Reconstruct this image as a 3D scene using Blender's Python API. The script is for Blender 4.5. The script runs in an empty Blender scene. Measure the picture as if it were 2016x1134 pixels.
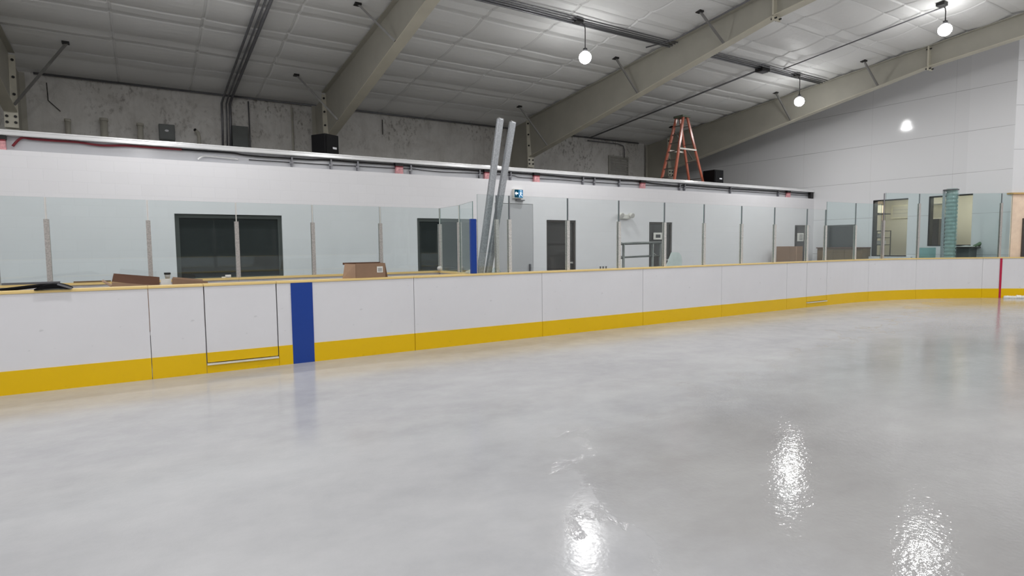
import bpy, bmesh, math, random
from mathutils import Vector, Matrix
random.seed(7)
S = bpy.context.scene
COL = S.collection
PI = math.pi

# ------------------------------------------------------------------ materials
def newmat(name):
    m = bpy.data.materials.new(name); m.use_nodes = True
    nt = m.node_tree; nt.nodes.clear()
    out = nt.nodes.new('ShaderNodeOutputMaterial')
    return m, nt, out
def N(nt, t, **kw):
    n = nt.nodes.new(t)
    for k, v in kw.items():
        if k in n.inputs.keys() if hasattr(n.inputs, 'keys') else False: n.inputs[k].default_value = v
        else: setattr(n, k, v)
    return n
def mth(nt, op, a, b=None, clamp=False):
    n = nt.nodes.new('ShaderNodeMath'); n.operation = op; n.use_clamp = clamp
    for i, v in enumerate((a, b)):
        if v is None: continue
        if isinstance(v, (int, float)): n.inputs[i].default_value = v
        else: nt.links.new(v, n.inputs[i])
    return n.outputs[0]
def objco(nt):
    return nt.nodes.new('ShaderNodeTexCoord').outputs['Object']
def mapping(nt, co, scale=(1, 1, 1), rot=(0, 0, 0)):
    n = nt.nodes.new('ShaderNodeMapping'); n.inputs['Scale'].default_value = scale; n.inputs['Rotation'].default_value = rot
    nt.links.new(co, n.inputs[0]); return n.outputs[0]
def noise(nt, co, scale, detail=4, rough=.55, dist=0):
    n = nt.nodes.new('ShaderNodeTexNoise'); n.inputs['Scale'].default_value = scale
    n.inputs['Detail'].default_value = detail; n.inputs['Roughness'].default_value = rough; n.inputs['Distortion'].default_value = dist
    nt.links.new(co, n.inputs['Vector']); return n.outputs['Fac']
def ramp(nt, fac, a, b, lo=(0, 0, 0), hi=(1, 1, 1)):
    n = nt.nodes.new('ShaderNodeValToRGB'); e = n.color_ramp.elements
    e[0].position = a; e[1].position = b; e[0].color = (*lo, 1); e[1].color = (*hi, 1)
    nt.links.new(fac, n.inputs[0]); return n.outputs[0]
def mixc(nt, fac, a, b):
    n = nt.nodes.new('ShaderNodeMix'); n.data_type = 'RGBA'
    for i, v in ((0, fac), (6, a), (7, b)):
        if isinstance(v, (int, float)): n.inputs[i].default_value = v
        elif isinstance(v, tuple): n.inputs[i].default_value = (*v, 1) if len(v) == 3 else v
        else: nt.links.new(v, n.inputs[i])
    return n.outputs[2]
def bump(nt, h, strength=.3, dist=.02):
    n = nt.nodes.new('ShaderNodeBump'); n.inputs['Strength'].default_value = strength; n.inputs['Distance'].default_value = dist
    nt.links.new(h, n.inputs['Height']); return n.outputs[0]
def principled(nt, out, color=None, rough=.5, metal=0, normal=None, ior=1.45, spec=.5):
    p = nt.nodes.new('ShaderNodeBsdfPrincipled')
    for key, v in (('Base Color', color), ('Roughness', rough), ('Metallic', metal), ('Normal', normal), ('IOR', ior), ('Specular IOR Level', spec)):
        if v is None: continue
        if isinstance(v, (int, float)): p.inputs[key].default_value = v
        elif isinstance(v, tuple): p.inputs[key].default_value = (*v, 1)
        else: nt.links.new(v, p.inputs[key])
    nt.links.new(p.outputs[0], out.inputs[0]); return p
def sr(r, g, b):
    f = lambda c: (c / 255 / 12.92) if c / 255 <= .04045 else ((c / 255 + .055) / 1.055) ** 2.4
    return (f(r), f(g), f(b))
def simple(name, col, rough=.5, metal=0, var=.08, vscale=6, bmp=0, bscale=40, spec=.5):
    m, nt, out = newmat(name); co = objco(nt)
    nz = noise(nt, co, vscale, 5)
    c = mixc(nt, ramp(nt, nz, .3, .7), tuple(v * (1 - var) for v in col), tuple(min(1, v * (1 + var)) for v in col))
    nrm = bump(nt, noise(nt, co, bscale, 3), bmp, .01) if bmp else None
    principled(nt, out, c, rough, metal, nrm, spec=spec); return m
def glass_mat(name, tint, fr=1.0, rough=.0):
    m, nt, out = newmat(name)
    tr = nt.nodes.new('ShaderNodeBsdfTransparent'); tr.inputs[0].default_value = (*tint, 1)
    gl = nt.nodes.new('ShaderNodeBsdfGlossy'); gl.inputs['Roughness'].default_value = rough; gl.inputs[0].default_value = (.95, 1, 1, 1)
    lw = nt.nodes.new('ShaderNodeLayerWeight'); lw.inputs['Blend'].default_value = .5
    f5 = mth(nt, 'POWER', lw.outputs['Facing'], 5.0)
    mx = nt.nodes.new('ShaderNodeMixShader')
    nt.links.new(mth(nt, 'MULTIPLY', mth(nt, 'ADD', mth(nt, 'MULTIPLY', f5, .80), .035), fr, True), mx.inputs[0]); nt.links.new(tr.outputs[0], mx.inputs[1]); nt.links.new(gl.outputs[0], mx.inputs[2])
    nt.links.new(mx.outputs[0], out.inputs[0]); return m
def emit(name, col, s):
    m, nt, out = newmat(name); e = nt.nodes.new('ShaderNodeEmission'); e.inputs[0].default_value = (*col, 1); e.inputs[1].default_value = s
    nt.links.new(e.outputs[0], out.inputs[0]); return m

def block_mat():
    m, nt, out = newmat('painted_block'); co = objco(nt)
    sx = nt.nodes.new('ShaderNodeSeparateXYZ'); nt.links.new(co, sx.inputs[0])
    cb = nt.nodes.new('ShaderNodeCombineXYZ'); nt.links.new(sx.outputs[0], cb.inputs[0]); nt.links.new(sx.outputs[2], cb.inputs[1])
    b = nt.nodes.new('ShaderNodeTexBrick'); nt.links.new(cb.outputs[0], b.inputs['Vector'])
    b.inputs['Scale'].default_value = 1; b.inputs['Brick Width'].default_value = .4; b.inputs['Row Height'].default_value = .2
    b.inputs['Mortar Size'].default_value = .006; b.inputs['Mortar Smooth'].default_value = .6
    b.inputs['Color1'].default_value = (*sr(232, 231, 234), 1); b.inputs['Color2'].default_value = (*sr(230, 229, 232), 1); b.inputs['Mortar'].default_value = (*sr(227, 226, 229), 1)
    principled(nt, out, b.outputs['Color'], .42, 0, bump(nt, mth(nt, 'SUBTRACT', 1.0, b.outputs['Fac']), .12, .004)); return m
def panel_wall_mat(name, z0):
    m, nt, out = newmat(name); co = objco(nt)
    sx = nt.nodes.new('ShaderNodeSeparateXYZ'); nt.links.new(co, sx.inputs[0])
    fz = mth(nt, 'FRACT', mth(nt, 'DIVIDE', mth(nt, 'SUBTRACT', sx.outputs[2], z0 - 12.5), 1.25))
    fy = mth(nt, 'FRACT', mth(nt, 'DIVIDE', mth(nt, 'ADD', sx.outputs[1], 50.3), 2.44))
    ln = mth(nt, 'LESS_THAN', fz, .010); lv = mth(nt, 'MULTIPLY', mth(nt, 'LESS_THAN', fy, .004), .35)
    g = mth(nt, 'MULTIPLY', mth(nt, 'MAXIMUM', ln, lv), mth(nt, 'ADD', noise(nt, co, .9, 2), .05, True))
    c = mixc(nt, g, sr(228, 228, 230), sr(120, 118, 118))
    rg = mth(nt, 'ADD', mth(nt, 'MULTIPLY', mth(nt, 'LESS_THAN', sx.outputs[1], 7.9), .35), .09)
    principled(nt, out, c, rg, 0, bump(nt, noise(nt, co, 1.2, 3), .08, .02)); return m
def outer_mat():
    m, nt, out = newmat('dirty_liner'); co = objco(nt)
    a = ramp(nt, noise(nt, co, 1.1, 6, .7, .6), .42, .72); sp = mth(nt, 'MULTIPLY', ramp(nt, noise(nt, mapping(nt, co, (6, 6, 4)), 1.9, 3, .55), .52, .70), ramp(nt, noise(nt, co, .8, 3, .5), .42, .6))
    st = ramp(nt, noise(nt, mapping(nt, co, (2.5, 2.5, .35), (0, .5, 0)), 1.5, 5, .6), .5, .75)
    c = mixc(nt, a, sr(224, 222, 219), sr(200, 197, 192))
    c = mixc(nt, mth(nt, 'MULTIPLY', sp, .75), c, sr(112, 104, 98)); c = mixc(nt, mth(nt, 'MULTIPLY', st, .25), c, sr(140, 135, 128))
    principled(nt, out, c, .55, 0, bump(nt, noise(nt, co, 2.5, 6, .6, .8), .5, .05)); return m
def ceil_mat():
    m, nt, out = newmat('white_liner'); co = objco(nt)
    c = mixc(nt, noise(nt, co, .7, 4), sr(234, 234, 233), sr(240, 240, 239))
    sx = nt.nodes.new('ShaderNodeSeparateXYZ'); nt.links.new(co, sx.inputs[0])
    ty = mth(nt, 'MULTIPLY', mth(nt, 'FRACT', mth(nt, 'DIVIDE', mth(nt, 'SUBTRACT', 167.0, sx.outputs[1]), 1.49)), 1.49)
    ey = mth(nt, 'ABSOLUTE', mth(nt, 'SUBTRACT', mth(nt, 'MINIMUM', ty, mth(nt, 'SUBTRACT', 1.49, ty)), .235))
    tx = mth(nt, 'MULTIPLY', mth(nt, 'FRACT', mth(nt, 'DIVIDE', mth(nt, 'ADD', sx.outputs[0], 731.98 - 4.8), 7.32)), 7.32)
    ex = None
    for q in (2.1, 3.83, 5.6):
        e_ = mth(nt, 'ABSOLUTE', mth(nt, 'SUBTRACT', tx, q)); ex = e_ if ex is None else mth(nt, 'MINIMUM', ex, e_)
    ln = mth(nt, 'MAXIMUM', mth(nt, 'LESS_THAN', ey, .011), mth(nt, 'LESS_THAN', ex, .012))
    c = mixc(nt, mth(nt, 'MULTIPLY', ln, .24), c, sr(120, 118, 114))
    w = noise(nt, mapping(nt, co, (1.1, 2.4, 2)), 1.6, 5, .6, 1.2)
    principled(nt, out, c, .5, 0, bump(nt, w, .35, .04)); return m
def ice_mat():
    m, nt, out = newmat('wet_ice'); co = objco(nt)
    sx = nt.nodes.new('ShaderNodeSeparateXYZ'); nt.links.new(co, sx.inputs[0]); X, Y = sx.outputs[0], sx.outputs[1]
    n1 = noise(nt, co, 1.1, 8, .62, .4); n2 = noise(nt, mapping(nt, co, (.6, 1.1, 1), (0, 0, .5)), .8, 5, .6); n3 = noise(nt, mapping(nt, co, (1, 1, 1), (0, 0, .3)), 3.2, 6, .65)
    jag = mth(nt, 'MULTIPLY', mth(nt, 'SUBTRACT', n1, .5), 2.6)
    d1 = mth(nt, 'SUBTRACT', X, 2.15)
    d2 = mth(nt, 'SUBTRACT', mth(nt, 'ADD', mth(nt, 'MULTIPLY', X, .24), 3.0), Y)
    d = mth(nt, 'ADD', mth(nt, 'MINIMUM', d1, d2), jag)
    wet = mth(nt, 'MULTIPLY', d, 14.0, True)
    soft = mth(nt, 'MULTIPLY', mth(nt, 'ADD', d, .3), .8, True)
    cl = mixc(nt, ramp(nt, n2, .32, .68), sr(170, 170, 173), sr(190, 190, 192))
    cl = mixc(nt, mth(nt, 'MULTIPLY', ramp(nt, n3, .4, .75), .35), cl, sr(200, 200, 201))
    cw = mixc(nt, ramp(nt, n2, .3, .7), sr(154, 152, 151), sr(176, 175, 174))
    col = mixc(nt, mth(nt, 'MULTIPLY', soft, .8), cl, cw)
    r = mth(nt, 'ADD', mth(nt, 'MULTIPLY', mth(nt, 'SUBTRACT', 1.0, wet), .085), mth(nt, 'MULTIPLY', n3, .10)); r = mth(nt, 'ADD', r, .025)
    rip = noise(nt, co, 9, 3, .6); fine = noise(nt, co, 34, 2, .5)
    h = mth(nt, 'ADD', mth(nt, 'MULTIPLY', rip, mth(nt, 'ADD', mth(nt, 'MULTIPLY', wet, .0026), .0013)), mth(nt, 'MULTIPLY', fine, mth(nt, 'ADD', mth(nt, 'MULTIPLY', wet, .0012), .001)))
    h = mth(nt, 'ADD', h, mth(nt, 'MULTIPLY', wet, -.004))
    b = nt.nodes.new('ShaderNodeBump'); b.inputs['Strength'].default_value = .55; b.inputs['Distance'].default_value = 1.0
    nt.links.new(h, b.inputs['Height'])
    principled(nt, out, col, r, 0, b.outputs[0], ior=1.31); return m
def board_mat(name, col, rough=.28):
    m, nt, out = newmat(name); co = objco(nt)
    sp = ramp(nt, noise(nt, mapping(nt, co, (1, 1, 2)), 9, 3, .5), .70, .76)
    sm = ramp(nt, noise(nt, co, 1.3, 5, .6), .3, .75)
    c = mixc(nt, sm, tuple(v * .95 for v in col), col); c = mixc(nt, mth(nt, 'MULTIPLY', sp, .35), c, tuple(v * .55 for v in col))
    principled(nt, out, c, rough); return m
def galv_mat(name, col, metal=.55):
    m, nt, out = newmat(name); co = objco(nt)
    v = nt.nodes.new('ShaderNodeTexVoronoi'); v.inputs['Scale'].default_value = 45; nt.links.new(co, v.inputs['Vector'])
    c = mixc(nt, v.outputs['Distance'], tuple(x * .72 for x in col), tuple(min(1, x * 1.15) for x in col))
    principled(nt, out, c, .42, metal); return m

M = {}
M['block'] = block_mat(); M['panel'] = panel_wall_mat('panel_wall', 3.72); M['panel2'] = panel_wall_mat('panel_wall_corner', 4.27)
M['outer'] = outer_mat(); M['ceil'] = ceil_mat(); M['ice'] = ice_mat()
M['wall_mid'] = simple('far_wall_grey', sr(120, 121, 122), .6); M['wall_dark'] = simple('far_wall_dark', sr(88, 88, 88), .6); M['concrete'] = simple('concrete', sr(150, 148, 145), .7)
M['white_board'] = board_mat('white_board', sr(228, 227, 230)); M['yellow'] = board_mat('yellow_kick', sr(236, 192, 0), .3)
M['cap'] = board_mat('cap_yellow', sr(238, 208, 140), .35); M['blue'] = board_mat('blue_stripe', sr(30, 66, 150), .3); M['red'] = board_mat('red_line', sr(190, 40, 75), .3)
M['backing'] = simple('backing_white', sr(214, 212, 216), .4)
M['sill'] = simple('sill_white', sr(225, 222, 210), .35)
M['beam'] = simple('beam_paint', sr(176, 173, 162), .45, 0, .05, 2)
M['flange'] = simple('flange_paint', sr(206, 201, 184), .4, 0, .05, 2)
M['plate'] = simple('plate_paint', sr(205, 201, 186), .45)
M['dark'] = simple('dark_steel', sr(34, 33, 33), .5); M['conduit'] = simple('conduit_grey', sr(120, 120, 124), .4, .5)
M['rod'] = simple('rod_grey', sr(140, 139, 137), .5, .3)
M['rail'] = simple('bright_rail', sr(235, 235, 236), .16, .35, .03, 1.5)
M['band'] = simple('glossy_band', sr(205, 206, 210), .12, 0, .04, 1.2, .06, 3)
M['black'] = simple('black_rubber', sr(22, 20, 22), .55); M['shovel_black'] = simple('shovel_black', sr(16, 15, 17), .75, spec=.15); M['redcable'] = simple('red_cable', sr(120, 30, 42), .45); M['whitecable'] = simple('white_cable', sr(225, 225, 225), .4)
M['primer'] = simple('red_primer', sr(208, 150, 154), .5, 0, .35, 16); M['clamp'] = simple('clamp_zinc', sr(140, 140, 145), .35, .6)
M['glass'] = glass_mat('clear_pane', (.955, .976, .974)); M['glass2'] = glass_mat('teal_pane', (.935, .972, .970)); M['gedge'] = simple('glass_edge', sr(96, 128, 124), .2)
M['glass3'] = glass_mat('pale_end_pane', (.90, .955, .955), 1.2)
M['galv'] = galv_mat('galvanised', sr(192, 187, 183), .25); M['alu'] = galv_mat('satin_alu', sr(214, 211, 207), .2); M['pipe'] = galv_mat('pipe_zinc', sr(170, 173, 177), .45)
M['wglass'] = simple('dark_window_glass', sr(44, 48, 48), .04, 0, .05, 1, spec=1.0); M['wframe'] = simple('window_frame', sr(74, 78, 76), .4)
M['dglass'] = simple('door_glass', sr(66, 63, 62), .06, 0, .05, 1, spec=.9); M['dframe'] = simple('door_frame_brown', sr(74, 69, 66), .4)
M['steel_door'] = simple('steel_door', sr(197, 197, 200), .26, .12, .04, 1)
M['card'] = simple('cardboard', sr(142, 114, 92), .8, 0, .06, 8); M['card_in'] = simple('cardboard_inside', sr(166, 136, 112), .8); M['card_dark'] = simple('cardboard_dark', sr(96, 66, 50), .8, 0, .06, 8)
M['paper'] = simple('paper', sr(228, 226, 220), .7); M['ink'] = simple('ink', sr(70, 70, 72), .7)
M['orange'] = simple('orange_fibreglass', sr(190, 108, 86), .22, 0, .08, 3); M['step'] = simple('step_alu', sr(120, 110, 105), .4, .5); M['spread'] = simple('spreader_white', sr(240, 235, 225), .3)
M['wood_top'] = simple('ladder_top', sr(96, 104, 90), .5)
M['spk'] = simple('speaker_black', sr(9, 9, 12), .6, spec=.2); M['logo'] = simple('pale_badge', sr(222, 222, 226), .4)
M['panelbox'] = simple('panel_box_grey', sr(94, 98, 97), .45); M['stub'] = simple('pipe_stub', sr(190, 187, 176), .5); M['louver'] = simple('louver_grey', sr(176, 174, 168), .5)
M['peach'] = simple('peach_wall', sr(250, 222, 198), .55); M['trimwood'] = simple('wood_trim', sr(206, 170, 110), .5)
M['beige'] = simple('beige_wall', sr(224, 215, 196), .6, 0, .03, 2); M['olive'] = simple('brown_veneer', sr(118, 98, 72), .4, 0, .12, 3)
M['cream'] = simple('cream_board', sr(236, 226, 200), .5)
M['railpipe'] = simple('guardrail_grey', sr(120, 124, 122), .4, .5)
M['tubein'] = simple('teal_tube', sr(152, 174, 170), .14, 0, .18, 9); M['tubeout'] = glass_mat('clear_sleeve', (.93, .96, .96), 1.3)
M['snow'] = simple('scraped_snow', sr(228, 228, 226), .8, 0, .05, 10, .4, 30)
M['lens'] = emit('lamp_lens', (1, 1, .99), 38); M['housing'] = simple('lamp_housing', sr(70, 70, 72), .5, .3)
M['exitblue'] = emit('exit_blue', sr(70, 140, 190), .9); M['exitwhite'] = emit('exit_white', sr(225, 240, 255), 1.6); M['exitdark'] = emit('exit_teal', sr(24, 84, 110), .7)
M['emer'] = simple('emergency_white', sr(222, 220, 214), .4); M['green'] = simple('green_cloth', sr(110, 130, 104), .8); M['tealbox'] = glass_mat('teal_stack', (.88, .94, .935), .8)
M['roomlight'] = emit('room_lamp', (1, 1, .97), 17)

# ------------------------------------------------------------------ geometry helpers
class MB:
    """collects shapes (world metres) and links them as ONE mesh object"""
    def __init__(s): s.bm = bmesh.new(); s.mi = 0
    def mat(s, i): s.mi = i; return s
    def face(s, vs, mi=None):
        f = s.bm.faces.new(vs); f.material_index = s.mi if mi is None else mi; return f
    def box(s, x0, x1, y0, y1, z0, z1, side=None):
        v = [s.bm.verts.new((x, y, z)) for z in (z0, z1) for y in (y0, y1) for x in (x0, x1)]
        for q in ((0, 2, 3, 1), (4, 5, 7, 6), (0, 1, 5, 4), (2, 6, 7, 3), (0, 4, 6, 2), (1, 3, 7, 5)):
            s.face([v[i] for i in q], side if side is not None and q not in ((0, 1, 5, 4), (2, 6, 7, 3)) else None)
        return s
    def bar(s, a, b, w, h=None, up=(0, 0, 1)):
        a, b = Vector(a), Vector(b); h = h or w; d = (b - a).normalized(); u = Vector(up)
        if abs(d.dot(u)) > .98: u = Vector((0, 1, 0))
        r = d.cross(u).normalized(); u = r.cross(d)
        v = [s.bm.verts.new(p + r * i * w / 2 + u * j * h / 2) for p in (a, b) for i, j in ((-1, -1), (1, -1), (1, 1), (-1, 1))]
        for q in ((3, 2, 1, 0), (4, 5, 6, 7), (0, 1, 5, 4), (1, 2, 6, 5), (2, 3, 7, 6), (3, 0, 4, 7)): s.face([v[i] for i in q])
        return s
    def tube(s, pts, r, seg=8, r1=None, caps=True):
        pts = [Vector(p) for p in pts]; rings = []; n = len(pts); u = None
        for i, p in enumerate(pts):
            d = (pts[min(i + 1, n - 1)] - pts[max(i - 1, 0)]).normalized()
            if u is None:
                u = Vector((0, 0, 1)) if abs(d.z) < .9 else Vector((1, 0, 0))
            u = (u - d * u.dot(d)).normalized(); w = d.cross(u)
            rr = r if r1 is None else r + (r1 - r) * i / (n - 1)
            rings.append([s.bm.verts.new(p + (u * math.cos(t) + w * math.sin(t)) * rr) for t in [2 * PI * k / seg for k in range(seg)]])
        for a, b in zip(rings, rings[1:]):
            for k in range(seg):
                f = s.face([a[k], a[(k + 1) % seg], b[(k + 1) % seg], b[k]]); f.smooth = True
        if caps: s.face(rings[0][::-1]); s.face(rings[-1])
        return s
    def lathe(s, cx, cy, prof, seg=20, closed=True):
        rings = [[s.bm.verts.new((cx + r * math.cos(2 * PI * k / seg), cy + r * math.sin(2 * PI * k / seg), z)) for k in range(seg)] for r, z in prof]
        for a, b in zip(rings, rings[1:]):
            for k in range(seg):
                f = s.face([a[k], a[(k + 1) % seg], b[(k + 1) % seg], b[k]]); f.smooth = True
        if closed: s.face(rings[0][::-1]); s.face(rings[-1])
        return s
    def prism(s, poly, off):
        """poly: list of 3d points, extruded by off"""
        o = Vector(off); a = [s.bm.verts.new(p) for p in poly]; b = [s.bm.verts.new(Vector(p) + o) for p in poly]; n = len(poly)
        s.face(a[::-1]); s.face(b)
        for i in range(n): s.face([a[i], a[(i + 1) % n], b[(i + 1) % n], b[i]])
        return s
    def slab(s, p0, p1, z0, z1, th, side=None):
        """upright slab between two plan points, thickness th centred"""
        a, b = Vector((*p0, 0)), Vector((*p1, 0)); d = (b - a).normalized(); n = Vector((-d.y, d.x, 0)) * th / 2
        v = [s.bm.verts.new(p + k * n + Vector((0, 0, z))) for z in (z0, z1) for p, k in ((a, -1), (b, -1), (b, 1), (a, 1))]
        s.face([v[0], v[1], v[5], v[4]]); s.face([v[2], v[3], v[7], v[6]])
        for q in ((3, 2, 1, 0), (4, 5, 6, 7), (1, 2, 6, 5), (3, 0, 4, 7)): s.face([v[i] for i in q], side)
        return s
    def build(s, name, mats, parent=None, bevel=0, smooth=False):
        bmesh.ops.recalc_face_normals(s.bm, faces=s.bm.faces)
        me = bpy.data.meshes.new(name)
        loc = Vector((0, 0, 0))
        if parent is not None:
            p = parent
            while p is not None: loc += p.location; p = p.parent
            bmesh.ops.translate(s.bm, verts=s.bm.verts, vec=-loc)
        s.bm.to_mesh(me); s.bm.free()
        if smooth:
            for f in me.polygons: f.use_smooth = True
        for m in (mats if isinstance(mats, (list, tuple)) else [mats]): me.materials.append(M[m] if isinstance(m, str) else m)
        o = bpy.data.objects.new(name, me); COL.objects.link(o)
        if parent is not None: o.parent = parent
        if bevel:
            b = o.modifiers.new('bevel', 'BEVEL'); b.width = bevel; b.segments = 2; b.limit_method = 'ANGLE'
        return o
def struct(name, mb, mat, parent=None, **kw):
    o = mb.build(name, mat, parent, **kw)
    if parent is None: o['kind'] = 'structure'
    return o
def tag(o, label, cat, group=None):
    o['label'] = label; o['category'] = cat
    if group: o['group'] = group
    return o
def thing(name, label, cat, loc=(0, 0, 0), group=None):
    o = bpy.data.objects.new(name, None); COL.objects.link(o); o.location = loc; o.empty_display_size = .1
    return tag(o, label, cat, group)
def dup(root, loc, label=None, rotz=0):
    r = root.copy(); COL.objects.link(r); r.location = loc; r.rotation_euler = (0, 0, rotz)
    if label: r['label'] = label
    for ch in list(root.children):
        c = ch.copy(); COL.objects.link(c); c.parent = r
        for g in list(ch.children):
            d = g.copy(); COL.objects.link(d); d.parent = c
    return r

# ------------------------------------------------------------------ dimensions
DB = 8.517            # face of the near boards
YW = 12.7             # block wall of the changing rooms
YO = 19.5             # outer wall
XE = 21.4             # end wall
CX, CR = 15.6, 8.53   # corner arc of the boards
CY = DB - CR
HB, HK, CAPZ = 1.138, .27, 1.170
zc = lambda y: 8.14 - .1 * abs(y)
def arc(x, extra=0):
    """plan point on the corner arc for a face x"""
    a = math.asin((x - CX) / CR); R = CR + extra
    return (CX + R * math.sin(a), CY + R * math.cos(a))

# ------------------------------------------------------------------ room shell
mb = MB(); n = 60
mb.box(-22, 24.3, -17.2, DB + .02, -.12, 0)
struct('floor', mb, 'ice')
mb = MB(); mb.box(-22, 25, DB + .02, YO + .2, -.12, -.002)
struct('floor', mb, 'concrete')
# ceiling: liner sagging between purlins, tape seams across
ys = [YO + .15]
pur = [18.0 - 1.49 * k for k in range(-1, 11)]
yl = set()
for p in pur:
    for t in (-.27, -.235, -.2, 0, .2, .235, .27): yl.add(round(p + t, 3))
    for k in range(1, 6): yl.add(round(p - .27 - (1.49 - .54) * k / 6, 3))
yl = sorted([y for y in yl if 2.0 < y < YO - .02] + [YO + .1, 0.0, -6, -12, -19.7])
xl = set()
seams = []
for i in range(-3, 4):
    x0 = 4.82 + 7.32 * i
    seams += [x0 + 2.1, x0 + 3.83, x0 + 5.6]
for sx_ in seams:
    for t in (-.05, -.02, .02, .05, -.25, .25, -.6, .6): xl.add(round(sx_ + t, 3))
xl = sorted([x for x in xl if -21.9 < x < 24.5] + [-22.1, 24.8])
def ceil_z(x, y):
    z = zc(y)
    if y > 2.0:
        k = (18.0 - y) / 1.49; f = k - math.floor(k)          # 0 at a purlin
        t = f * 1.49
        e = min(t, 1.49 - t)
        if e <= .2: s_ = -.012 - .012 * (1 - (e / .2) ** 2)
        elif e < .236: s_ = .02
        elif e < .272: s_ = -.004
        else: s_ = -.055 * math.sin(PI * (t - .27) / .95) ** .8 if .27 < t < 1.22 else 0
        ds = min(abs(x - q) for q in seams)
        if ds < .03: s_ += .025
        elif ds < .7: s_ *= .75 + .35 * min(1, ds / .5)
        s_ += .018 * math.sin(x * 1.7 + y * 2.3 + math.sin(y * 3.1 + x)) * min(1, ds)
        z += s_
    return z
mb = MB()
gv = [[mb.bm.verts.new((x, y, ceil_z(x, y))) for x in xl] for y in yl]
for j in range(len(yl) - 1):
    for i in range(len(xl) - 1): mb.face([gv[j][i], gv[j][i + 1], gv[j + 1][i + 1], gv[j + 1][i]]).smooth = False
struct('ceiling', mb, 'ceil')
# outer wall, far wall, side walls
struct('wall_outer', MB().box(-22, XE + .2, YO, YO + .2, 0, 6.3), 'outer')
struct('wall_front', MB().box(-22.2, 25, -19.9, -19.7, 0, 2.9).mat(1).box(-22.2, 25, -19.9, -19.7, 2.9, 6.3), ['wall_mid', 'wall_dark'])
struct('far_boards_front', MB().box(-22, 20, -17.1, -17.0, HK, HB).mat(1).box(-22, 20, -17.1, -16.99, 0, HK).mat(2).box(-22, 20, -17.2, -16.98, HB, CAPZ), ['white_board', 'yellow', 'cap'])  # dasher boards of the far side, unseen, mirrored in the dark windows
mb = MB(); mb.prism([(-22.2, -19.9, -.1), (-22.2, YO + .2, -.1), (-22.2, YO + .2, zc(YO) + .1), (-22.2, 0, zc(0) + .1), (-22.2, -19.9, zc(19.9) + .1)], (.2, 0, 0))
struct('wall_left', mb, 'panel')
# end wall with three openings (built as bands)
def wall_x(mb, x0, x1, y0, y1, z1f, holes):
    ysb = sorted({y0, y1, *[h[0] for h in holes], *[h[1] for h in holes]})
    for a, b in zip(ysb, ysb[1:]):
        hs = sorted([(h[2], h[3]) for h in holes if h[0] <= a + 1e-6 and h[1] >= b - 1e-6]); z = 0
        for h0, h1 in hs:
            if h0 > z: mb.box(x0, x1, a, b, z, h0)
            z = h1
        v = [(x0, a, z), (x0, b, z), (x0, b, zc(b) + .05), (x0, a, zc(a) + .05)]
        mb.prism(v, (x1 - x0, 0, 0))
EH = [(11.15, 12.18, .9, 2.27), (9.49, 10.57, 1.16, 3.07), (7.71, 8.87, 1.505, 3.075)]
mb = MB(); wall_x(mb, XE, XE + .2, 6.77, YO + .2, 0, EH)
struct('wall_right', mb, 'panel')
# corner wall turning along the boards, then the far end wall
c0, c1 = Vector((XE, 6.77)), Vector((24.8, 4.74))
dch = (c1 - c0).normalized(); nch = Vector((dch.y, -dch.x))
def chp(t, off=0): p = c0 + dch * t - nch * off; return (p.x, p.y)
Lc = (c1 - c0).length
mb = MB()
o_ = (-nch.x * -.2, -nch.y * -.2, 0)
mb.prism([(*chp(0), 3.03), (*chp(Lc), 3.03), (*chp(Lc), 7.72), (*chp(0), 7.51)], (-nch.x * .2, -nch.y * .2, 0))
struct('wall_right', mb, 'panel2')
mb = MB(); mb.slab(chp(0.0, .1), chp(Lc, .1), 0, 2.985, .19)
struct('wall_right', mb, 'peach')
mb = MB(); mb.slab(chp(-.06, .02), chp(Lc, .02), 2.985, 3.03, .16)
struct('trim_1', mb, 'trimwood')
d5 = MB(); d5.slab(chp(.36, -.015), chp(1.3, -.015), 0, 2.29, .05)
struct('door_5', d5, 'dglass')
struct('wall_right', MB().box(24.8, 25, -19.9, 4.76, 0, 8.2), 'panel')
# rooms seen through the end-wall openings
mb = MB(); mb.box(23.7, 23.8, 7.2, 11.5, 0, 3.4); mb.box(XE + .2, 23.8, 11.4, 11.5, 0, 3.4); mb.box(XE + .2, 23.8, 7.2, 7.3, 0, 3.4); mb.box(XE + .2, 23.8, 7.2, 11.5, 3.35, 3.45)
struct('wall_right', mb, 'beige')
struct('floor', MB().box(XE + .2, 23.8, 7.2, 11.5, -.1, .15), 'concrete')
for i, (y0, y1, z0, z1) in enumerate(EH[1:]):
    mb = MB(); mb.box(XE - .01, XE + .21, y1 - .035, y1 + .01, z0, z1); mb.box(XE - .01, XE + .21, y0, y1, z1 - .03, z1 + .005); mb.box(XE - .01, XE + .21, y0, y1, z0 - .01, z0 + .025)
    struct('trim_%d' % (i + 2), mb, 'dark')
struct('trim_4', MB().box(XE - .12, XE + .02, 9.3, 10.62, 1.06, 1.145), 'white_board')

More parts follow.
